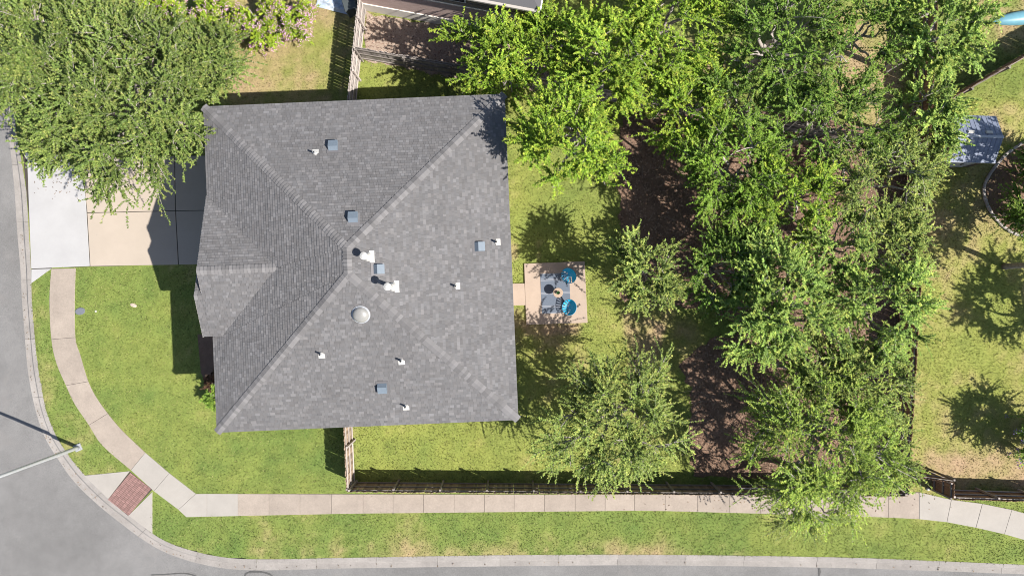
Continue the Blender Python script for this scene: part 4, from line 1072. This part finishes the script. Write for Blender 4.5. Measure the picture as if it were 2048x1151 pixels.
tree('olive tree above the slanting fence left of the pale dead branch', 1470, 205, 4.4, 2.1, 1.9, 31, DARK, dens=.8, leaf=.085)
tree('thin tree with straggling grey twigs near the top right fence corner', 1655, 255, 4.6, 2.9, 2.1, 11, DARK, dens=.75, leaf=.085, bare=.12)
tree('pale sage tree in the upper right corner of the back yard', 1740, 370, 4.6, 3.0, 2.2, 12, SAGE, dens=.85, leaf=.075, bare=.08)
tree('slender bright green tree in the middle of the mulch bed', 1590, 400, 4.8, 2.5, 2.0, 13, LIME, dens=.9, leaf=.085)
tree('sage tree beside the right fence above the pale green tree', 1770, 480, 4.4, 2.1, 1.8, 32, SAGE, dens=.85, leaf=.08)
tree('light green tree at the far top right beside the black fence', 1880, 65, 5.0, 2.3, 2.6, 14, PALE, dens=1.2, leaf=.10)
tree('light green tree leaning over the shed roof corner', 1852, 225, 4.6, 1.6, 2.2, 15, PALE, dens=1.15, leaf=.10)
tree('small rounded blue green tree between the patio and the mulch', 1292, 550, 3.9, 2.0, 1.8, 16, SAGE, dens=1.25, leaf=.085)
tree('broad pale green tree in the centre of the back yard grove', 1555, 605, 5.0, 3.2, 2.5, 17, PALE, base=(1530, 640), dens=1.25, hole=.05, leaf=.09)
tree('pale green tree reaching over the right hand brown fence', 1755, 610, 5.0, 2.8, 2.3, 18, PALE, dens=1.05, leaf=.09)
tree('grey green wispy tree on the lawn below the patio', 1228, 835, 4.4, 3.5, 2.2, 19, SAGE, base=(1215, 800), dens=1.3, hole=.05, leaf=.075, droop=.4, twl=1.1)
tree('large wispy tree in the bottom right corner overhanging the sidewalk', 1635, 885, 4.9, 4.1, 2.6, 20, [(.085, .145, .036), (.14, .21, .052), (.195, .265, .066), (.29, .31, .09)], base=(1600, 840), dens=1.45, hole=.05, leaf=.075, droop=.4, twl=1.15)
tree('thin low tree drooping past the fence onto the sidewalk verge', 1610, 1010, 3.2, 1.9, 1.2, 21, SAGE, base=(1590, 930), dens=.6, leaf=.075, droop=.6, twl=1.2)
tree('mid green tree between the grove and the bottom corner tree', 1735, 765, 4.4, 2.2, 1.9, 22, SAGE, dens=1.2, leaf=.08)
tree('small green tree beside the dappled mulch in the grove', 1435, 535, 4.0, 2.0, 1.6, 23, DARK, dens=.9, leaf=.08)
tree('light tree in the gap between the two pale green trees', 1670, 500, 4.5, 2.2, 1.8, 35, PALE, dens=.7, leaf=.085)
tree('sage tree joining the pale grove to the bottom corner tree', 1640, 745, 4.4, 2.1, 1.7, 36, SAGE, dens=.95, leaf=.08)
tree('narrow sage tree against the upper right fence corner', 1815, 330, 4.2, 1.7, 1.7, 37, SAGE, dens=.8, leaf=.08)
tree('dark small tree between the two dark trunks in the mulch', 1490, 455, 3.8, 1.6, 1.5, 38, DARK, dens=.9, leaf=.08)
tree('green tree filling the top edge between the olive tree and the fence', 1735, 60, 4.6, 2.0, 1.9, 39, DARK, dens=.75, leaf=.085)
tree('wispy tree in the corner where the brown fence meets the sidewalk', 1775, 900, 4.0, 1.7, 1.6, 33, SAGE, dens=.9, leaf=.075, droop=.4)
# right neighbour: planting behind the edging, shade trees beyond the frame
tree('dense shrub inside the curved log edging nearest the bend', 2072, 415, 2.0, 1.6, 1.6, 24, DARK, dens=1.3, leaf=.09, name='shrub', cat='shrub', fork=.25, low=-.8)
tree('second dense shrub inside the edging closer to the shed', 2100, 330, 1.8, 1.3, 1.4, 44, DARK, dens=1.2, leaf=.09, name='shrub', cat='shrub', fork=.25, low=-.8)
tree('broad tree just beyond the right edge shading the neighbouring lawn', 2350, 690, 5.0, 2.6, 2.0, 25, PALE, dens=.7, leaf=.11)
tree('tree beyond the right edge shading the shed', 2235, 335, 5.0, 2.1, 1.8, 26, PALE, dens=.9, leaf=.11)
tree('tree beyond the right edge shading the grass below the shed', 2140, 520, 4.4, 1.9, 1.7, 27, PALE, dens=.85, leaf=.11)
tree('purple flowering shrub at the right edge of the neighbouring lawn', 2108, 880, 2.0, 1.8, 1.5, 28, DARK, dens=1.4, leaf=.09, name='shrub', cat='shrub', fork=.25, low=-.8, flowers=(260, (.24, .16, .5)))
# flowering shrubs at the top left
fl = (.72, .42, .62)
for i, (px, py, R, lb) in enumerate(((330, 38, 1.35, 'pink flowering shrub at the top edge nearest the big oaks'), (430, 40, 1.5, 'pink flowering shrub at the top edge, second from the oaks'), (520, 45, 1.45, 'pink flowering shrub spreading towards the dry lawn'), (590, 40, 1.0, 'low pink flowering shrub at the end of the row by the dry grass'))):
    tree(lb, px, py, 1.1, R, .95, 40 + i, [(.08, .15, .02), (.14, .22, .025), (.2, .27, .035), (.28, .3, .06)], dens=1.7, leaf=.085, name='flowering_shrub', cat='shrub', fork=.2, group='pink shrubs in a row', low=-.6, twl=.6, ntw=13, flowers=(230, fl))
# foundation planting at the front wall
tree('small leafy shrub by the front wall below the left eave', 424, 790, .6, .5, .45, 50, DARK, dens=.8, leaf=.08, name='shrub', cat='shrub', fork=.12, twl=.5, group='front wall shrubs', low=-.6)
tree('small reddish shrub in the mulch strip by the front wall', 424, 762, .55, .45, .4, 51, [(.07, .03, .035), (.10, .045, .05), (.06, .05, .03), (.13, .07, .06)], dens=.7, leaf=.07, name='shrub', cat='shrub', fork=.12, twl=.45, group='front wall shrubs', low=-.6)

# fallen leaves on the paving, drifting into the gutter
px1 = rng.normal(120, 30, 110); py1 = rng.normal(345, 26, 110)
ki = rng.integers(60, len(kb) - 12, 130); kt = rng.beta(5, 3, 130) * .5 + .45
gxx = np.array([kb[i][0] + (kf[i][0] - kb[i][0]) * t_ for i, t_ in zip(ki, kt)]) * S + 1024; gyy = 575.5 - np.array([kb[i][1] + (kf[i][1] - kb[i][1]) * t_ for i, t_ in zip(ki, kt)]) * S
px2 = rng.normal(1600, 160, 110); py2 = rng.uniform(990, 1022, 110)
for nm, X_, Y_, z_, lb in (('driveway_leaves', px1, py1, .036, 'dry brown leaves scattered on the driveway apron'), ('gutter_leaves', gxx, gyy, -.10, 'dry brown leaves lying along the gutter'), ('sidewalk_leaves', px2, py2, .036, 'few dry leaf scraps scattered along the sidewalk')):
    cc_ = np.array([[.13, .09, .06], [.2, .14, .09], [.09, .07, .05]])[rng.choice(3, len(X_))]
    blades(X_, Y_, cc_, z_, .04, .09, .022, (0, .3), M['litter'], nm, label=lb, cat='leaves')
